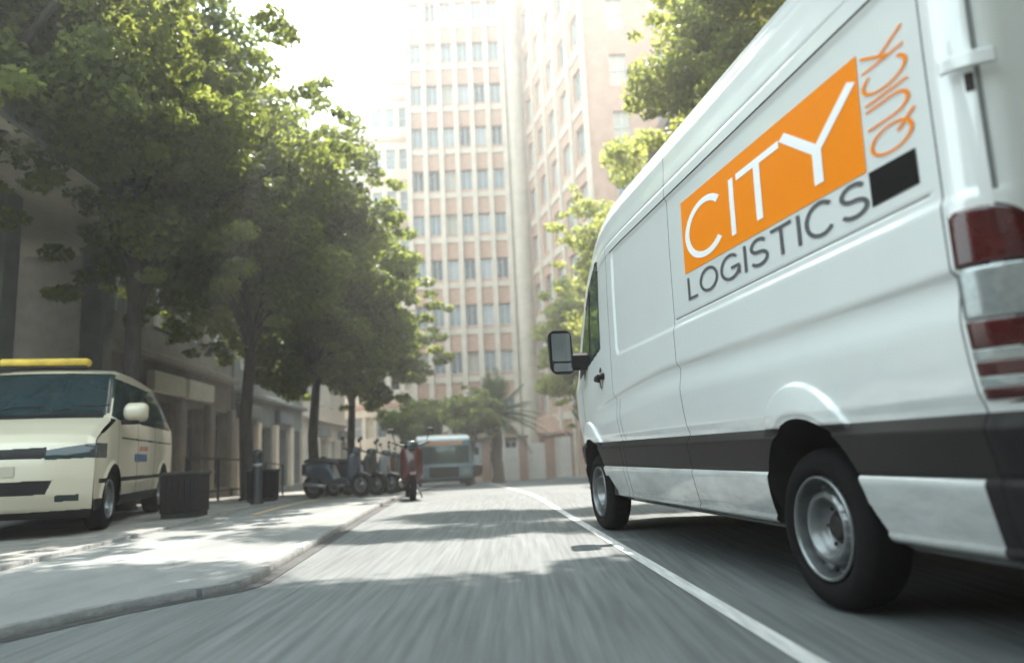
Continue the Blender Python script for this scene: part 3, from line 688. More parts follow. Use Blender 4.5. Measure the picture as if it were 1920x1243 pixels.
def t_front(C, s, D):
    lab = np.full(len(C), 'body', dtype=object); x, y, z = C[:, 0], np.abs(C[:, 1]), C[:, 2]; fr = x > .3
    lab[fr & (z > 1.315) & (z < 1.86) & (y < .84 - (z - 1.3) * .215)] = 'windscreen'
    lab[fr & (z > 1.255) & (z < 1.315) & (y < .80) & (x < 1.62)] = 'wiper_cowl'
    lab[(x > 1.5) & (z > .80 + .0 * y) & (z < .90 + .03 * y) & (y < .50)] = 'grille'
    lab[(x > 1.3) & (y > .50) & (z > .775 + .02 * y) & (z < .885 + .16 * (y - .5))] = 'headlight'
    lab[(x > 1.5) & (z > .44) & (z < .58) & (y < .58 - (.58 - z) * .4)] = 'lower_grille'
    lab[(x > 1.5) & (z > .36) & (z < .425) & (y > .60) & (y < .80)] = 'fog_lamp'
    lab[(x > 1.5) & (z < .27)] = 'lower_grille'
    lab[(x > 1.62) & (z > .935) & (z < 1.27) & (y < .80) & (x < 2.4)] = 'bonnet'
    lab[(x < -1.9) & (z > 1.25) & (z < 1.75) & (y < .66)] = 'rear_window'
    return lab
def t_side(C):
    lab = np.full(len(C), 'body', dtype=object); x, z = C[:, 0], C[:, 2]
    top = 1.83 - np.clip(x - .62, 0, 3) * .70
    win = (z > 1.235) & (z < np.minimum(1.80, top)) & (x < 1.28) & (x > -2.1)
    pil = (np.abs(x - .18 - (z - 1.2) * .05) < .05) | (np.abs(x + .95) < .05)
    lab[win & ~pil] = 'side_window'; lab[win & pil] = 'window_pillar'
    lab[(np.abs(z - 1.03) < .010) & (x < 1.1) & (x > -2.2)] = 'door_rail'
    dr = (x < 1.22 - np.clip(.75 - z, 0, 1) * .9) & (x > .20); lab[dr & (lab == 'body') & (z > .36) & (z < 1.235)] = 'front_door'
    lab[(x < .185) & (x > -.92) & (lab == 'body') & (z > .36) & (z < 1.235)] = 'sliding_door'
    lab[((np.abs(x - .192) < .007) | (np.abs(x + .925) < .007) | (np.abs(x - 1.225 + np.clip(.75 - z, 0, 1) * .9) < .007)) & (z > .36) & (z < 1.235)] = 'panel_gap'
    lab[(z < .36)] = 'sill'
    lab[(z > .52) & (z < .57) & (x < 1.9)] = 'side_moulding'
    lab[(x > 1.72) & (z > .79) & (z < .95)] = 'headlight'
    return lab
TM = dict(body='taxi', windscreen='dglass', wiper_cowl='blackplastic', grille='blackplastic', headlight='dglass', lower_grille='under', fog_lamp='dglass', bonnet='taxi', rear_window='dglass', side_window='dglass', window_pillar='blackplastic',
          door_rail='under', front_door='taxi', sliding_door='taxi', panel_gap='under', sill='blackplastic', side_moulding='blackplastic')
minivan(taxi, TP, TM, t_front, t_side, (1.42, -1.58), .335, [(.22, .86), (.3, .90), (.5, .925), (.95, .94), (1.10, .935), (1.235, .925)], None)
for (x, y, s) in ((1.42, .91, 1), (-1.58, .91, 1), (1.42, -.91, -1), (-1.58, -.91, -1)):
    w = make_wheel(taxi, ('rubber', 'steel', 'steel')); w.location = (x, y, .335); w.scale = (.97, 1, .97); w.rotation_euler = (0, 0, 0 if s > 0 else math.pi)
MB().box((0, 0, .42), (3.9, 1.68, .30)).box((-.1, 0, .75), (4.1, 1.62, .5)).build("underbody", M['under'], taxi)
for s in (1, -1):
    q = loft(MB(), [rr_ring(s * 1.075, 1.335, .24, .20, .05, 1.00), rr_ring(s * 1.075, 1.335, .27, .235, .07, 1.03), rr_ring(s * 1.075, 1.335, .25, .20, .08, 1.12), rr_ring(s * 1.075, 1.335, .14, .10, .05, 1.17)])
    m_ = q.build("wing_mirror", M['taxi'], taxi, True); MB().box((1.07, s * .99, 1.215), (.11, .26, .055), b=.02).build("mirror_arm", M['blackplastic'], m_)
rb = loft(MB(), [rr_ring(-.14, 2.035, .94, .07, .03, .26), rr_ring(-.14, 2.04, 1.02, .095, .04, .30), rr_ring(-.14, 2.04, 1.02, .095, .04, .42), rr_ring(-.14, 2.035, .94, .07, .03, .46)])
rs = rb.build("roof_sign", M['taxiyellow'], taxi, True); MB().box((.36, -.14, 1.98), (.16, .94, .04), b=.01).build("sign_mount", M['darkmetal'], rs)
mb = MB()
for y in (-.38, .30): mb.tube([(1.50, y, 1.335), (1.38, y + .28, 1.40), (1.36, y + .56, 1.405)], .010, 6)
mb.build("wiper", M['under'], taxi)
MB().box((2.395, .0, .68), (.015, .50, .11), b=.004).build("number_plate", M['sign'], taxi)
MB().box((.0, .9405, .80), (.72, .006, .10)).build("door_sticker", M['blue'], taxi); MB().box((-.15, .9405, .92), (.5, .006, .06)).build("door_sticker", M['redst'], taxi)

# pale blue minibus further down the street
bus = thing("minibus", "pale blue minibus with white roof and amber display waiting down the street", "bus", (-3.45, 33.6, float(gz(33.6))), math.atan2(-.990, .14)); bus.scale = (1.1, 1.12, .95)
BP = [(2.4, .30, 1.05, .10), (2.46, .5, 1.08, .12), (2.46, .95, 1.09, .12), (2.44, 1.0, 1.09, .12), (2.30, 1.75, 1.04, .12), (2.24, 2.08, 1.02, .10), (2.05, 2.28, 1.0, .05), (1.5, 2.36, 1.0, 0), (-2.6, 2.36, 1.0, 0), (-2.9, 2.2, 1.02, .03), (-2.98, 1.0, 1.07, .04), (-2.95, .35, 1.05, .04)]
def b_front(C, s, D):
    lab = np.full(len(C), 'body', dtype=object); x, y, z = C[:, 0], np.abs(C[:, 1]), C[:, 2]
    lab[z > 2.16] = 'roof'; f = x > 1.9
    lab[f & (z > 1.08) & (z < 1.84) & (y < .95)] = 'windscreen'; lab[f & (z > 1.90) & (z < 2.06) & (y < .70)] = 'destination_display'
    lab[f & (z > .50) & (z < .95) & (y < .55)] = 'grille'; lab[f & (z > .62) & (z < .86) & (y > .70) & (y < .98)] = 'headlight'; lab[f & (z < .42)] = 'bumper'
    return lab
def b_side(C):
    lab = np.full(len(C), 'body', dtype=object); x, z = C[:, 0], C[:, 2]
    lab[z > 2.1] = 'roof'; lab[(z > 1.15) & (z < 1.95) & (x < 2.1) & (x > -2.7) & (np.abs(np.mod(x + .1, 1.1) - .5) > .05)] = 'side_window'; lab[z < .48] = 'bumper'
    return lab
minivan(bus, BP, dict(body='busblue', roof='buswhite', windscreen='dglass', destination_display='amber', grille='under', headlight='clear', bumper='darkmetal', side_window='dglass'), b_front, b_side, (1.5, -1.7), .36, [(.2, 1.04), (.5, 1.09), (1.1, 1.09)], None, crown=.02, lowz=.32)
for (x, y, s) in ((1.5, 1.05, 1), (-1.7, 1.05, 1), (1.5, -1.05, -1), (-1.7, -1.05, -1)):
    w = make_wheel(bus, ('rubber', 'steel', 'steel')); w.location = (x, y, .345); w.rotation_euler = (0, 0, 0 if s > 0 else math.pi)
MB().box((-.2, 0, .65), (4.9, 1.9, .6)).build("underbody", M['under'], bus)
for s in (1, -1): MB().tube([(2.2, s * 1.02, 1.95), (2.45, s * 1.2, 1.9), (2.5, s * 1.22, 1.75)], .02).box((2.5, s * 1.22, 1.58), (.08, .18, .34), b=.03).build("wing_mirror", M['darkmetal'], bus)

# motor scooters parked along the kerb
def make_scooter():
    t = thing("motor_scooter", "x", "scooter", (0, 0, 0), 0, "scooters parked along the left kerb")
    for x in (.62, -.58):
        w = MB().lathe_y([(.16, -.03), (.20, -.055), (.245, -.05), (.262, -.02), (.264, 0), (.262, .02), (.245, .05), (.20, .055), (.16, .03)], 32).build("wheel", M['rubber'], t, True); w.location = (x, 0, .264)
        mb = MB().lathe_y([(.0005, -.05), (.03, -.05), (.04, -.02), (.15, -.02), (.165, -.03), (.165, .03), (.15, .02), (.04, .02), (.03, .05), (.0005, .05)], 24); mb.build("rim", M['steel'], w, True)
    loft(MB(), [rr_ring(0, .62, .10, .26, .04, -.86), rr_ring(0, .62, .26, .30, .09, -.70), rr_ring(0, .56, .36, .42, .12, -.35), rr_ring(0, .52, .34, .44, .12, -.12), rr_ring(0, .36, .32, .14, .05, .02), rr_ring(0, .34, .34, .11, .04, .30), rr_ring(0, .40, .36, .22, .06, .40)]).build("body", M['b_red'], t, True)
    loft(MB(), [rr_ring(0, .62, .42, .56, .12, .40), rr_ring(0, .66, .40, .64, .14, .46), rr_ring(0, .70, .22, .50, .1, .55)]).build("leg_shield", M['b_red'], t, True)
    loft(MB(), [rr_ring(0, .80, .12, .06, .025, -.80), rr_ring(0, .82, .30, .10, .04, -.62), rr_ring(0, .80, .30, .12, .05, -.3), rr_ring(0, .77, .22, .10, .04, -.05), rr_ring(0, .74, .10, .05, .02, .03)]).build("seat", M['seat'], t, True)
    MB().tube([(.62, .0, .27), (.46, 0, .95)], .035).tube([(.40, -.34, 1.04), (.45, -.15, .98), (.46, 0, .97), (.45, .15, .98), (.40, .34, 1.04)], .018).build("handlebar", M['darkmetal'], t, True)
    loft(MB(), [rr_ring(0, .98, .20, .14, .05, .42), rr_ring(0, .98, .24, .17, .07, .50), rr_ring(0, .97, .16, .12, .05, .58)]).build("headlight", M['dglass'], t, True)
    loft(MB(), [rr_ring(0, .44, .12, .04, .015, .40), rr_ring(0, .53, .14, .05, .02, .60), rr_ring(0, .46, .12, .04, .015, .82)]).build("mudguard", M['b_red'], t, True)
    for s in (1, -1): MB().tube([(.42, s * .28, 1.03), (.40, s * .34, 1.22)], .008).box((.395, s * .36, 1.25), (.02, .12, .08), b=.02).build("mirror", M['darkmetal'], t)
    MB().tube([(-.1, .12, .30), (-.08, .22, .02)], .015).tube([(-.75, -.13, .32), (-.2, -.14, .25)], .045, 10).build("exhaust", M['metal'], t, True)
    return t
def recolour(t, m):
    for c in t.children:
        if c.name.split('.')[0] in ('body', 'leg_shield', 'mudguard'): c.material_slots[0].link = 'OBJECT'; c.material_slots[0].material = M[m]
sc0 = make_scooter(); first = True
for (x, y, h, m, lb) in ((-2.02, 13.9, -78, 'b_red', "dark red scooter standing apart in the road before the scooter row"),
                         (-3.95, 16.2, -20, 'b_blue', "blue scooter parked at the kerb, first from the dark litter bins"),
                         (-3.80, 17.3, -24, 'b_black', "black scooter in the row between a blue and a grey scooter"),
                         (-3.72, 18.5, -18, 'b_grey', "grey scooter in the kerb row between black and maroon scooters"),
                         (-3.75, 19.7, -25, 'b_red', "maroon scooter inside the kerb row next to a grey scooter"),
                         (-3.80, 21.0, -20, 'b_green', "dark green scooter in the kerb row beside a white one"),
                         (-3.85, 22.4, -22, 'b_white', "white scooter at the far end of the kerb row")):
    o = sc0 if first else copy_tree(sc0); first = False
    o.location = (x, y, float(gz(y)) + (.045 if x - SL * y < -1.5 else .001)); o.rotation_euler = (0, R(0), R(h)); o['label'] = lb; recolour(o, m)

# ------------------------------------------------------------------ street furniture on the left pavement
for (x, y, lb) in ((-4.62, 10.35, "dark slatted litter bin just behind the cream taxi"), (-5.0, 14.6, "dark slatted litter bin by the railing, beyond the taxi")):
    t = thing("litter_bin", lb, "bin", (x, y, .07 + float(gz(y))), YAW, "slatted litter bins on the left pavement")
    mb = MB()
    for k in range(6):
        for (ax, sg) in ((0, 1), (0, -1), (1, 1), (1, -1)):
            q = -.20 + k * .08; mb.box((q if ax else sg * .24, sg * .24 if ax else q, .32), (.065 if ax else .02, .02 if ax else .065, .50), b=.004)
    mb.build("slats", M['blackplastic'], t)
    MB().box((0, 0, .30), (.42, .42, .46)).build("liner", M['under'], t); MB().box((0, 0, .59), (.54, .54, .05), b=.015).build("lid", M['darkmetal'], t); MB().box((0, 0, .035), (.46, .46, .06)).build("base", M['darkmetal'], t)
ra = thing("pedestrian_railing", "thin black pedestrian railing running along the left pavement", "railing", (sx(-5.75, 15.2), 15.2, .07), YAW)
mb = MB()
for z in (.92, .20): mb.tube([(0, 0, z - .05), (0, 4, z - .12), (0, 8, z - .30)], .022)
mb.build("rail", M['darkmetal'], ra)
for k in range(5): MB().tube([(0, 2 * k, -.1 - .03 * 2 * k), (0, 2 * k, .90 - (.05 if k < 2 else .12 + .045 * (k - 2) * 2))], .026).build("post", M['darkmetal'], ra)
for i, (x, y) in enumerate(((-4.62, 13.2), (-4.75, 18.2), (-4.85, 23.0))):
    t = thing("bollard", ["dark bollard standing at the kerb between bin and scooters", "dark bollard on the pavement behind the scooter row", "dark bollard farthest down the left pavement"][i], "bollard", (x, y, .07 + float(gz(y))), 0, "dark bollards on the left pavement")
    MB().lathe_z([(.0005, .95), (.05, .94), (.075, .90), (.08, .82), (.065, .79), (.075, .76), (.085, .10), (.11, .06), (.12, 0)], 20).build("shaft", M['darkmetal'], t, True)
    MB().lathe_z([(.0795, .70), (.083, .70), (.083, .64), (.081, .64)], 20).build("band", M['metal'], t, True)

# ------------------------------------------------------------------ trees
def leaf_cloud(rng, blobs, n_area, size):
    """leaf-sized blades through a set of clumps (centre, radius xyz, tint)"""
    Ps, Ns, T = [], [], []
    for (c, r, tn) in blobs:
        k = int(n_area * (r[0] * r[1] + r[1] * r[2] + r[0] * r[2]) / 3 * 12.56)
        d = rng.normal(size=(k, 3)); d /= np.linalg.norm(d, axis=1)[:, None]
        rad = 1 - .55 * rng.random(k) ** 1.8 + .12 * rng.normal(size=k) * (rng.random(k) < .3)
        Ps.append(np.array(c) + d * np.array(r) * rad[:, None]); nn = d * .7 + rng.normal(size=(k, 3)) * .65 + [0, 0, .25]; Ns.append(nn); T.append(np.clip(tn + rng.normal(size=k) * .16, 0, 1))
    P = np.concatenate(Ps); N = np.concatenate(Ns); T = np.concatenate(T); N /= np.linalg.norm(N, axis=1)[:, None]
    a = np.cross(N, rng.normal(size=N.shape)); a /= np.linalg.norm(a, axis=1)[:, None]; b = np.cross(N, a)
    s = size * (.65 + .7 * rng.random(len(P)))[:, None]
    V = np.stack([P - a * s * .55, P + b * s * .36 - a * s * .08, P + a * s * .60 - N * s * .12, P - b * s * .36 - a * s * .08], 1).reshape(-1, 3)
    return V, np.arange(len(V)).reshape(-1, 4), T
def limb_set(mb, rng, base, top, rad, ends, bend=.25):
    base = Vector(base); top = Vector(top); mid = base.lerp(top, .5) + Vector((rng.normal() * .08, rng.normal() * .08, 0))
    mb.tube([base, base + Vector((0, 0, .15)), mid, top], [rad * 1.45, rad * 1.1, rad * .9, rad * .72], 12)
    for e in ends:
        e = Vector(e); d = e - top; k = top + d * .45 + Vector((rng.normal() * bend, rng.normal() * bend, .25 + .1 * abs(d.x)))
        mb.tube([base.lerp(top, .86 + .14 * rng.random()), top + d * .15 + Vector((0, 0, .12)), k, e], [rad * .55, rad * .46, rad * .30, rad * .08], 7)
def make_tree(name, label, loc, seed, trunk_h, trunk_r, crown_c, crown_r, nblob, blob_r, dens, size, m='leaf', group=None, floor=None, squash=.72, high=None):
    rng = np.random.default_rng(seed)
    t = thing(name, label, "tree", loc, 0, group); blobs = []; limbs = []
    cc = np.array(crown_c); cr = np.array(crown_r)
    while len(blobs) < nblob:
        d = rng.normal(size=3); d /= np.linalg.norm(d); q = cc + d * cr * (rng.random() ** .38) * (.86 + .14 * rng.random())
        if floor is not None and q[2] < floor: continue
        r = blob_r * (.6 + .75 * rng.random()); blobs.append((q, (r * (.9 + .4 * rng.random()), r * (.9 + .4 * rng.random()), r * squash), .15 + .75 * rng.random()))
    for _ in range(nblob):      # ragged outer sprays
        d = rng.normal(size=3); d /= np.linalg.norm(d); q = cc + d * cr * (1.02 + .16 * rng.random())
        if floor is not None and q[2] < floor - .2: continue
        r = blob_r * (.22 + .22 * rng.random()); blobs.append((q, (r * 1.3, r * 1.1, r * .7), .3 + .7 * rng.random()))
    if high:                     # a long limb of foliage reaching out over the carriageway, high above the picture
      for (hc, hr, hn, hb_) in (high if isinstance(high, list) else [high]):
        limbs += [] if isinstance(high, list) else [hc]
        for _ in range(hn):
            d = rng.normal(size=3); d /= np.linalg.norm(d); r = hb_ * (.6 + .7 * rng.random()); blobs.append((np.array(hc) + d * np.array(hr) * rng.random() ** .4, (r * 1.2, r * 1.1, r * .6), rng.random()))
    V, F, T = leaf_cloud(rng, blobs, dens, size); np_mesh("crown", V, F, M[m], t, tint=T)
    mb = MB(); idx = rng.choice(nblob, min(9, nblob), replace=False)
    limb_set(mb, rng, (0, 0, -.05), (.05, .0, trunk_h), trunk_r, [blobs[i][0] for i in idx] + limbs)
    if isinstance(high, list):
        for (hc, hr, hn, hb_) in high:
            mb.tube([(0, 0, trunk_h + .2), (.1, 0, 8.5), (-.2, hc[1] * .2, 11.7), (hc[0] * .55, hc[1], hc[2]), (hc[0] - hr[0] * .8, hc[1], hc[2])], [trunk_r * .6, trunk_r * .5, trunk_r * .42, trunk_r * .3, trunk_r * .1], 7)
    mb.build("trunk", M['bark'], t, True)
    return t
LG = "street trees along the left pavement"
def gl(x, y, dz=0.): return (x, y, float(gz(y)) + dz)
make_tree("street_tree", "leafy street tree with dark trunk beside the flat canopy, just behind the taxi", gl(-6.85, 13.0, .05), 11, 4.0, .17, (.1, .2, 6.9), (3.2, 3.0, 2.9), 92, .58, 170, .115, group=LG, floor=3.9)
make_tree("street_tree", "broad dark green street tree in front of the shop sign, second along the pavement", gl(-5.95, 16.4, .05), 23, 3.6, .15, (.1, 0, 6.3), (3.0, 2.9, 2.9), 88, .57, 165, .12, group=LG, floor=3.3)
make_tree("street_tree", "dense street tree whose low crown hangs over the parked scooters", gl(-5.5, 20.2, .05), 37, 3.2, .15, (.1, 0, 5.4), (2.9, 3.0, 2.4), 84, .58, 150, .13, group=LG, floor=2.9)
make_tree("street_tree", "street tree with the crown tip reaching out in front of the pale tower", gl(-5.5, 24.6, .05), 41, 3.2, .15, (.1, 0, 5.3), (2.9, 2.9, 2.4), 80, .62, 130, .15, group=LG, floor=2.9)
make_tree("street_tree", "near street tree whose crown fills the upper left corner above the taxi", gl(-7.9, 9.2, .05), 53, 4.4, .17, (.7, .2, 7.4), (2.7, 2.3, 2.6), 60, .54, 170, .11, group=LG, floor=5.0, high=((4.2, .3, 9.8), (3.9, 1.5, 1.1), 56, .85))
RG = "street trees along the right pavement"
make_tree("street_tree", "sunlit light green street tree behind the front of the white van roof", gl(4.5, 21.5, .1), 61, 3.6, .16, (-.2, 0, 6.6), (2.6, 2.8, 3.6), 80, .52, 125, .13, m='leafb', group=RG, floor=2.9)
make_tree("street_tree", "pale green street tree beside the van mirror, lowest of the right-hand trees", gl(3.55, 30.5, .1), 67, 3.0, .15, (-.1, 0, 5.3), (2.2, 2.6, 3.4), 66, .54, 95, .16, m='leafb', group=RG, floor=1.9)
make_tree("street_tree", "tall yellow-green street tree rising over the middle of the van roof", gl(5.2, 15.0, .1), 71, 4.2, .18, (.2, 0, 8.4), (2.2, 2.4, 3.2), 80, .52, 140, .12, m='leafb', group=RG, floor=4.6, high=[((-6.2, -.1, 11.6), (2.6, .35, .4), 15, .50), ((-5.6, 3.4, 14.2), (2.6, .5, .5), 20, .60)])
# the high crown that shade the near carriageway
make_tree("street_tree", "large street tree with a high spreading crown beyond the van's rear", gl(5.9, 8.6, .1), 83, 6.4, .22, (-3.4, .4, 9.6), (5.4, 1.5, 1.2), 66, .85, 140, .17, group=RG, floor=7.9)
# small far trees
make_tree("small_tree", "small round green tree left of the palm at the end of the street", gl(-2.35, 38.5), 91, 1.9, .10, (0, 0, 3.6), (1.5, 1.4, 1.3), 26, .48, 150, .16, m='leafb')
make_tree("small_tree", "small dark tree behind the pale blue minibus roof", gl(-5.6, 40.5), 97, 1.8, .10, (0, 0, 3.5), (1.7, 1.5, 1.2), 26, .52, 120, .17)
# palm
def make_palm(loc):
    t = thing("palm_tree", "palm tree with a fan of stiff fronds standing at the end of the street", "palm", loc)
    rng = np.random.default_rng(5); H = 3.5
    mb = MB(); pth = [(0, 0, -.1)] + [(.04 * math.sin(k), 0, k * H / 12) for k in range(1, 13)]; mb.tube(pth, [.40] + [.31 - .004 * k + (.02 if k % 2 else 0) for k in range(1, 13)], 14); mb.build("trunk", M['palmbark'], t, True)
    for k in range(46):
        az = rng.random() * 6.283; el = R(rng.uniform(-20, 86)); L = rng.uniform(2.3, 3.0); P = []; V = []; Fq = []
        for i in range(15):
            s = i / 14; drop = .9 * s * s * math.cos(el) * L * .5
            h = L * s * math.cos(el); P.append(Vector((math.cos(az) * h, math.sin(az) * h, H + L * s * math.sin(el) - drop)))
        for i in range(1, 14):
            tg = (P[i + 1] - P[i - 1]).normalized(); sd_ = tg.cross(Vector((0, 0, 1))); sd_ = sd_.normalized() if sd_.length > .05 else Vector((1, 0, 0)); up = sd_.cross(tg)
            ln = .62 * math.sin(math.pi * min(1, .12 + .88 * i / 14)) + .08
            for s in (-1, 1):
                for j in (0, .5):
                    b0 = P[i].lerp(P[i + 1], j); tip = b0 + (sd_ * s * .75 + tg * .75 - up * .18).normalized() * ln; n = len(V); w = tg * .028
                    V += [b0 - w, b0 + w, tip + w * .3, tip - w * .3]; Fq.append((n, n + 1, n + 2, n + 3))
        mbq = MB().tube(P, [.03 - .0018 * i for i in range(15)], 5); n = len(V); V += [Vector(v) for v in mbq.v]; Fq += [tuple(i + n for i in f) for f in mbq.f if len(f) == 4]
        np_mesh("frond", np.array([tuple(v) for v in V]), np.array(Fq), M['palm'], t, tint=np.full(len(Fq), rng.random()))
make_palm(gl(-1.1, 40.0))

# ------------------------------------------------------------------ buildings
def window_mesh(w, h, nm, nh, m_frame, depth=.16, proud=.0):
    """a window whose frame is one mesh and whose pane is a sub-part; facing -y, lower middle at the origin"""
    fr = MB(); f = .07
    fr.box((-w / 2 + f / 2, -.02, h / 2), (f, .10, h)).box((w / 2 - f / 2, -.02, h / 2), (f, .10, h)).box((0, -.02, h - f / 2), (w - 2 * f, .098, f)).box((0, -.02, f / 2), (w - 2 * f, .098, f))
    for i in range(1, nm): fr.box((-w / 2 + w * i / nm, -.02, h / 2), (.05, .09, h - 2 * f))
    for i in range(1, nh): fr.box((0, -.02, h * i / nh), (w - 2 * f, .085, .05))
    return fr, MB().box((0, .01, h / 2), (w - f, .03, h - f))
def windows(b, places, w, h, nm, nh, mf='winframe', mg='winglass', sill=None):
    src = None; rw = random.Random(len(places) * 7 + int(w * 100))
    for (x, y, z, rz) in places:
        if src is None:
            fr, pn = window_mesh(w, h, nm, nh, mf); o = fr.build("window", M[mf], b); pn.build("pane", M[mg], o)
            if sill: MB().box((0, -.10, -.06), (w + .2, .24, .10)).build("sill", M[sill], o)
            src = o
        else: o = copy_tree(src, b)
        o.location = (x, y, z); o.rotation_euler = (0, 0, rz)
        if mg == 'winglass':
            pn_ = [c for c in o.children if c.name.startswith('pane')][0]; k = rw.random()
            pn_.material_slots[0].link = 'OBJECT'; pn_.material_slots[0].material = M['winglass' if k < .5 else 'shop' if k < .66 else 'blind' if k < .85 else 'palewin']
def holed_wall(mb, x0, x1, z0, z1, y, rects, depth=.35, flip=False):
    """a facade with real openings: y is the face, facing -y"""
    xs = sorted({x0, x1, *[r[0] for r in rects], *[r[1] for r in rects]}); zs = sorted({z0, z1, *[r[2] for r in rects], *[r[3] for r in rects]})
    for i in range(len(xs) - 1):
        for j in range(len(zs) - 1):
            a, b, c, d = xs[i], xs[i + 1], zs[j], zs[j + 1]; mxx, mz = (a + b) / 2, (c + d) / 2
            if any(r[0] < mxx < r[1] and r[2] < mz < r[3] for r in rects): continue
            mb.add([(a, y, c), (b, y, c), (b, y, d), (a, y, d)], [(0, 1, 2, 3)])
    for (a, b, c, d) in rects:
        mb.add([(a, y, c), (b, y, c), (b, y, d), (a, y, d), (a, y + depth, c), (b, y + depth, c), (b, y + depth, d), (a, y + depth, d)], [(0, 4, 5, 1), (1, 5, 6, 2), (2, 6, 7, 3), (3, 7, 4, 0)])
    return mb
# central tower
B0 = float(gz(54))
def tower():
    t = thing("apartment_tower", "tall cream and pink apartment tower closing the end of the street", "building", (0, 52.5, B0 - .1))
    x0, x1, H, fl = -7.1, .15, 47., 3.45; cols = 6; pw = (x1 - x0) / cols; rects = []; pl = []
    for r in range(1, 13):
        for c in range(cols):
            xm = x0 + pw * (c + .5); z = .8 + r * fl; w = .86; rects.append((xm - w / 2, xm + w / 2, z, z + 1.55)); pl.append((xm, .30, z, 0))
    for c in range(cols): xm = x0 + pw * (c + .5); rects.append((xm - .45, xm + .45, .4, 3.0)); pl.append((xm, .30, 1.2, 0))
    mb = holed_wall(MB(), x0, x1, 0, H, 0, rects, .45)
    mb.add([(x0, 0, 0), (x0, 9, 0), (x0, 9, H), (x0, 0, H), (x1, 0, 0), (x1, 9, 0), (x1, 9, H), (x1, 0, H)], [(0, 1, 2, 3), (4, 7, 6, 5), (1, 5, 6, 2), (3, 2, 6, 7)])
    mb.build("wall", M['pinkbrick'], t); windows(t, pl, .90, 1.58, 2, 1)
    for c in range(cols + 1): MB().box((x0 + pw * c, -.14, H / 2), (.36, .28, H)).build("pier", M['cream'], t)
    for r in range(1, 14): 
        mb = MB()
        for c in range(cols): mb.box((x0 + pw * (c + .5), -.05, .35 + r * fl), (pw - .37, .10, .42))
        mb.build("floor_band", M['cream'], t)
    MB().box(((x0 + x1) / 2, 4.5, H + .3), (x1 - x0 + .5, 9.4, .6)).build("parapet", M['cream'], t)
    MB().lathe_z([(.0005, 48), (.78, 48), (.80, 47.6), (.78, 47.5), (.78, 0)], 32, (.95, .5, 0)).build("corner_column", M['cream'], t, True)
tower()
def left_wing():
    t = thing("stepped_block", "lower stepped pale block joined to the left of the tall tower", "building", (0, 53.6, B0 - .1))
    for (x0, x1, H, cols, y) in ((-10.3, -7.15, 30.8, 3, 0), (-13.2, -10.35, 27.0, 3, 1.2)):
        pw = (x1 - x0) / cols; rects = []; pl = []
        for r in range(1, int(H / 3.4) - 0):
            for c in range(cols): xm = x0 + pw * (c + .5); z = r * 3.4; rects.append((xm - .36, xm + .36, z, z + 1.6)); pl.append((xm, y + .25, z, 0))
        mb = holed_wall(MB(), x0, x1, 0, H, y, rects, .4); mb.add([(x0, y, 0), (x0, y + 7, 0), (x0, y + 7, H), (x0, y, H), (x1, y, 0), (x1, y + 7, 0), (x1, y + 7, H), (x1, y, H)], [(0, 1, 2, 3), (4, 7, 6, 5), (1, 5, 6, 2), (3, 2, 6, 7)])
        mb.build("wall", M['cream'], t); windows(t, pl, .74, 1.62, 1, 2)
        MB().box(((x0 + x1) / 2, y + 3.4, H + .25), (x1 - x0 + .3, 7.3, .5)).build("parapet", M['cream'], t)
        for r in range(1, int(H / 3.4)): MB().box(((x0 + x1) / 2, y - .04, r * 3.4 + 2.35), (x1 - x0 - .02, .08, .30)).build("floor_band", M['pinkbrick'], t)
left_wing()
def right_block():
    # its street face runs obliquely from the tower column towards us, then turns into a plain brick end wall
    a = Vector((1.75, 53.2)); b = Vector((5.0, 40.5)); L = (b - a).length; ang = math.atan2(b.y - a.y, b.x - a.x)
    t = thing("brick_block", "pink brick block with broad windows standing right of the tower behind the trees", "building", (a.x, a.y, B0 - .1), ang)
    H, fl = 38., 3.6; cols = 5; pw = L / cols; rects = []; pl = []
    for r in range(0, 10):
        for c in range(cols): xm = pw * (c + .5); z = 1.2 + r * fl; w = 1.5; rects.append((xm - w / 2, xm + w / 2, z, z + 1.9)); pl.append((xm, .25, z, 0))
    mb = holed_wall(MB(), 0, L, 0, H, 0, rects, .4); mb.build("wall", M['pinkbrick'], t); windows(t, pl, 1.54, 1.94, 3, 1)
    for c in range(cols + 1): MB().box((pw * c + (.2 if c == 0 else 0), -.10, H / 2), (.40, .20, H)).build("pier", M['cream'], t)
    for r in range(1, 11):
        mb = MB()
        for c in range(cols): mb.box((pw * (c + .5), -.04, .5 + r * fl), (pw - .41, .08, .5))
        mb.build("floor_band", M['cream'], t)
    # end wall: from local (L,0) turning to run in world +x
    w0 = MB(); ca, sa = math.cos(-ang), math.sin(-ang)
    def loc(X, Y): return (L + X * ca - Y * sa, X * sa + Y * ca)
    rects = []; pl = []
    for r in range(1, 10):
        for c in range(4): xm = 2.0 + 2.6 * c; z = 1.4 + r * fl; rects.append((xm - .5, xm + .5, z, z + 2.0)); q = loc(xm, .2); pl.append((q[0], q[1], z, -ang))
    tmp = holed_wall(MB(), 0, 12, 0, H, 0, rects, .35)
    tmp.v = [(*loc(x, y), z) for x, y, z in tmp.v]; tmp.build("end_wall", M['pinkwall'], t); windows(t, pl, 1.04, 2.04, 2, 2)
    q = [loc(0, 0), loc(12, 0), loc(12, 12)]; MB().add([(*p, H) for p in q] + [(0, 0, H), (*loc(12, 0), 0), (*loc(12, 12), 0), (*loc(12, 12), H)], [(0, 1, 2, 3), (1, 4, 5, 6)]).build("roof", M['cream'], t)
right_block()
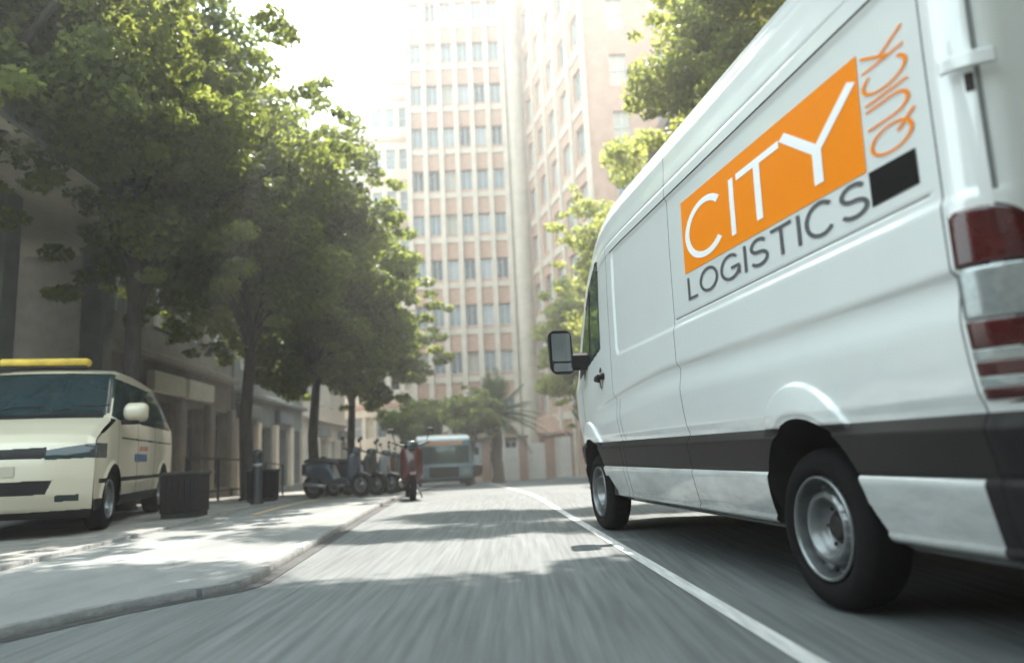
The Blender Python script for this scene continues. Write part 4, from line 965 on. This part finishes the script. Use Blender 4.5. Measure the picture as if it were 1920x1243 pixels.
# left street wall: four houses
def street_house(name, label, y0, y1, H, m, builder):
    t = thing(name, label, "building", (sx(-8.1, y0), y0, float(gz(y0)) + .05), R(90) + YAW)    # local x runs down the street, local +y away from it... faces +X of the world
    builder(t, (y1 - y0), H, m); return t

def shopfront(t, L, H, m, bays, sign_m, pil_m, fl=3.4, win=(1.2, 1.7), sign_bays=(0, 1), edge='stone'):
    rects = []; pl = []; pw = L / bays
    for c in range(bays): rects.append((pw * c + .42, pw * (c + 1) - .42, .10, 2.55))
    for r in range(int((H - 4.6) / fl) + 1):
        for c in range(bays): xm = pw * (c + .5); z = 4.5 + r * fl; rects.append((xm - win[0] / 2, xm + win[0] / 2, z, z + win[1])); pl.append((xm, .22, z, 0))
    mb = holed_wall(MB(), 0, L, -1.2, H, 0, rects, .5)
    mb.add([(0, 0, -1.2), (0, 9, -1.2), (0, 9, H), (0, 0, H), (L, 0, -1.2), (L, 9, -1.2), (L, 9, H), (L, 0, H)], [(0, 1, 2, 3), (4, 5, 6, 7), (3, 2, 6, 7), (1, 5, 6, 2)])
    mb.build("wall", M[m], t); windows(t, pl, win[0] + .04, win[1] + .04, 2, 2, sill=edge)
    for c in range(bays):
        a, b = pw * c + .42, pw * (c + 1) - .42; w = b - a; fr = MB()
        for k in range(4): fr.box((a + .03 + (w - .06) * k / 3, .32, 1.32), (.06, .08, 2.44))
        for z in (.16, .60, 2.05, 2.5): fr.box(((a + b) / 2, .32, z), (w, .06, .07))
        f = fr.build("shop_window", M['darkmetal'], t); MB().box(((a + b) / 2, .36, 1.32), (w, .02, 2.44)).build("pane", M['shop'], f)
    for c in range(bays + 1): MB().box((min(max(pw * c, .22), L - .22), -.10, 1.35), (.44, .20, 2.6), b=.03).build("pilaster", M[pil_m], t)
    for c in sign_bays: MB().box((pw * (c + .5), -.16, 3.0), (pw - .25, .22, .52), b=.02).build("shop_sign", M[sign_m], t)
    MB().box((L / 2, -.15, 3.62), (L - .02, .34, .18), b=.03).build("cornice", M[edge], t)
    MB().box((L / 2, -.20, H + .1), (L + .1, .8, .35), b=.04).build("parapet", M[edge], t)
def canopy_house(t, L, H, m):
    # dark recessed ground floor under a deep flat canopy; red brick storeys above
    rects = []; pl = []
    for r in range(3):
        for c in range(2): xm = 1.9 + c * 3.2; z = 7.2 + r * 3.5; rects.append((xm - .65, xm + .65, z, z + 1.9)); pl.append((xm, .22, z, 0))
    mb = holed_wall(MB(), 0, L, 5.9, H, 0, rects, .5)
    mb.add([(L, 0, 5.9), (L, 9, 5.9), (L, 9, H), (L, 0, H), (0, 0, 5.9), (0, 9, 5.9), (0, 9, H), (0, 0, H)], [(0, 1, 2, 3), (4, 7, 6, 5), (3, 2, 6, 7)])
    mb.build("wall", M['redbrick'], t); windows(t, pl, 1.34, 1.94, 2, 2, sill='cream')
    g = MB()
    g.box((L / 2 - .3, 1.75, 2.6), (L - 1.2, .3, 5.6))
    for k in range(12): g.box((L / 2 - .3, 1.575, .35 + k * .44), (L - 1.3, .05, .36), b=.012)
    g.build("dark_cladding", M['darkwall'], t)
    for c in range(2):
        f = MB(); a = .8 + c * 3.0
        for k in range(3): f.box((a + 1.2 * k, 1.52, 1.4), (.08, .08, 2.6))
        f.box((a + 1.2, 1.52, 2.72), (2.5, .078, .09)); fo = f.build("shop_window", M['darkmetal'], t); MB().box((a + 1.2, 1.54, 1.4), (2.36, .02, 2.56)).build("pane", M['shop'], fo)
    MB().box((L / 2 - .1, -.1, 5.68), (L + 1.4, 3.7, .36), b=.05).build("canopy", M['sign'], t)
    MB().box((L / 2 - .1, -2.02, 5.68), (L + 1.46, .10, .46), b=.03).build("fascia", M['greystone'], t)
    for x in (L / 2, L - .15): MB().box((x, -.25, 2.72), (.5, .5, 5.54), b=.04).build("pillar", M['greystone'], t)
    MB().box((L / 2, -.22, 9.55), (L + .3, .9, .26), b=.04).build("ledge", M['cream'], t)
    MB().box((L / 2, 4.3, H + .2), (L + .4, 9.4, .45)).build("parapet", M['redbrick'], t)
street_house("canopy_building", "red brick building with a dark ground floor, flat canopy and pale pillars behind the taxi", 8.4, 15.6, 17.5, 'redbrick', canopy_house)
street_house("shop_house", "beige stone house with a cream shop sign over dark shop windows", 16.0, 25.4, 13.5, 'stone', lambda t, L, H, m: shopfront(t, L, H, m, 4, 'sign', 'stone', sign_bays=(1, 2)))
street_house("shop_house", "grey-green stone house with paler pilasters, next along from the beige shop house", 25.7, 36.4, 15.0, 'greystone', lambda t, L, H, m: shopfront(t, L, H, m, 4, 'b_blue', 'cream', sign_bays=(0, 2), edge='greystone'))
street_house("shop_house", "pale rendered house at the far end of the left row of houses", 36.7, 49.5, 9.0, 'cream', lambda t, L, H, m: shopfront(t, L, H, m, 4, 'greystone', 'cream', sign_bays=(1, 3), edge='cream'))

# brick gate pillars and pale hoarding across the end of the street
hb = float(gz(47))
for i, x in enumerate((-1.95, .35, 2.0, 3.6, 5.2)):
    t = thing("gate_pillar", ["brown brick gate pillar beside the dark flank of the minibus", "brown brick gate pillar just right of the palm trunk", "brown brick gate pillar between two pale hoarding panels", "brown brick gate pillar near the van's front wheel", "brown brick gate pillar hidden mostly by the van's nose"][i], "pillar", (x, 46.0, hb), 0, "brick pillars along the hoarding")
    MB().box((0, 0, 1.3), (.52, .52, 2.6), b=.02).build("shaft", M['gate'], t); MB().box((0, 0, 2.68), (.68, .68, .16), b=.03).build("coping", M['stone'], t)
for i, (a, b, z) in enumerate(((-1.65, .05, 2.0), (.65, 1.70, 2.2), (2.30, 3.3, 2.5), (3.9, 4.9, 2.3))):
    t = thing("hoarding_panel", ["pale boarded hoarding panel behind the palm trunk", "pale boarded hoarding panel right of the palm", "taller pale boarded hoarding panel left of the van", "pale boarded hoarding panel closest to the van's nose"][i], "hoarding", ((a + b) / 2, 46.1, hb), 0, "hoarding panels at the street end")
    mb = MB(); k = int((b - a) / .17); w = (b - a) / k
    for j in range(k): mb.box((a - (a + b) / 2 + w * (j + .5), .02 * (j % 2), z / 2 + .05), (w - .02, .03, z), b=.005)
    mb.build("boards", M['hoard'], t); MB().box((0, .06, z * .8), (b - a, .05, .09)).box((0, .06, z * .25), (b - a, .05, .09)).build("batten", M['gate'], t)
t = thing("garden_roof", "low brown tiled roof above the pale hoarding, left of the van mirror", "roof", (3.2, 48.6, hb), 0)
MB().add([(-1.9, -.9, 2.9), (2.6, -.9, 2.9), (2.6, .9, 4.0), (-1.9, .9, 4.0), (-1.9, -.9, 2.75), (2.6, -.9, 2.75), (2.6, .9, 3.85), (-1.9, .9, 3.85)], [(0, 1, 2, 3), (4, 7, 6, 5), (0, 4, 5, 1), (1, 5, 6, 2), (2, 6, 7, 3), (3, 7, 4, 0)]).build("tiles", M['gate'], t)
MB().box((.35, .3, 1.4), (4.2, 1.0, 2.7)).build("wall", M['pinkbrick'], t)

# street parts out of view, added for the van's shade, paint and mirror reflections
t = thing("added_clad_block", "dark clad block added out of view behind the viewpoint, reflected in the van mirror", "building", (16, -26, 0), R(180))
shopfront(t, 34, 14, 'darkwall', 10, 'sign', 'stone', sign_bays=(3, 6))

make_tree("street_tree", "big street tree back along the right pavement, behind the viewpoint", gl(6.3, -3.2, .1), 103, 3.6, .2, (-2.2, 0, 5.6), (4.6, 2.6, 3.0), 100, 1.1, 130, .24, group=RG, floor=2.9)  # added crown out of view, keeps skylight off the van's rear
street_house("shop_house", "low dark brick house added unseen behind the viewpoint to darken the van side", -27.0, -.5, 6.4, 'redbrick', lambda t, L, H, m: shopfront(t, L, H, m, 8, 'sign', 'stone', sign_bays=(2, 5)))  # added house out of view, cuts the low sky to darken the van's flank
for (y0, y1, H, m, lb) in ((-26, 4, 13, 'stone', "brown stone house added unseen on the right side of the street, behind the van's rear"), (4.4, 36, 15, 'redbrick', "red brick house added unseen on the right behind the van, blocking sky light under it")):  # unseen houses added to cut skylight and deepen the shade under the van
    t = thing("shop_house", lb, "building", (sx(9.6, y1), y1, float(gz(y1)) + .05), R(-90) + YAW); shopfront(t, y1 - y0, H, m, int((y1 - y0) / 3.6), 'sign', 'stone', sign_bays=(1, 4))  # added houses, out of view
# ------------------------------------------------------------------ hazy air over the street
hz_m = bpy.data.materials.new("hazy_air"); hz_m.use_nodes = True; hn, hl = hz_m.node_tree.nodes, hz_m.node_tree.links
hn.remove(hn["Principled BSDF"]); pv = hn.new("ShaderNodeVolumePrincipled"); pv.inputs["Color"].default_value = (.97, .97, .95, 1); pv.inputs["Density"].default_value = .0038; pv.inputs["Anisotropy"].default_value = .55
hl.new(pv.outputs[0], hn["Material Output"].inputs["Volume"])
hz_o = MB().box((0, 410, 25), (1220, 1000, 55)).build("haze", hz_m); hz_o['kind'] = 'stuff'
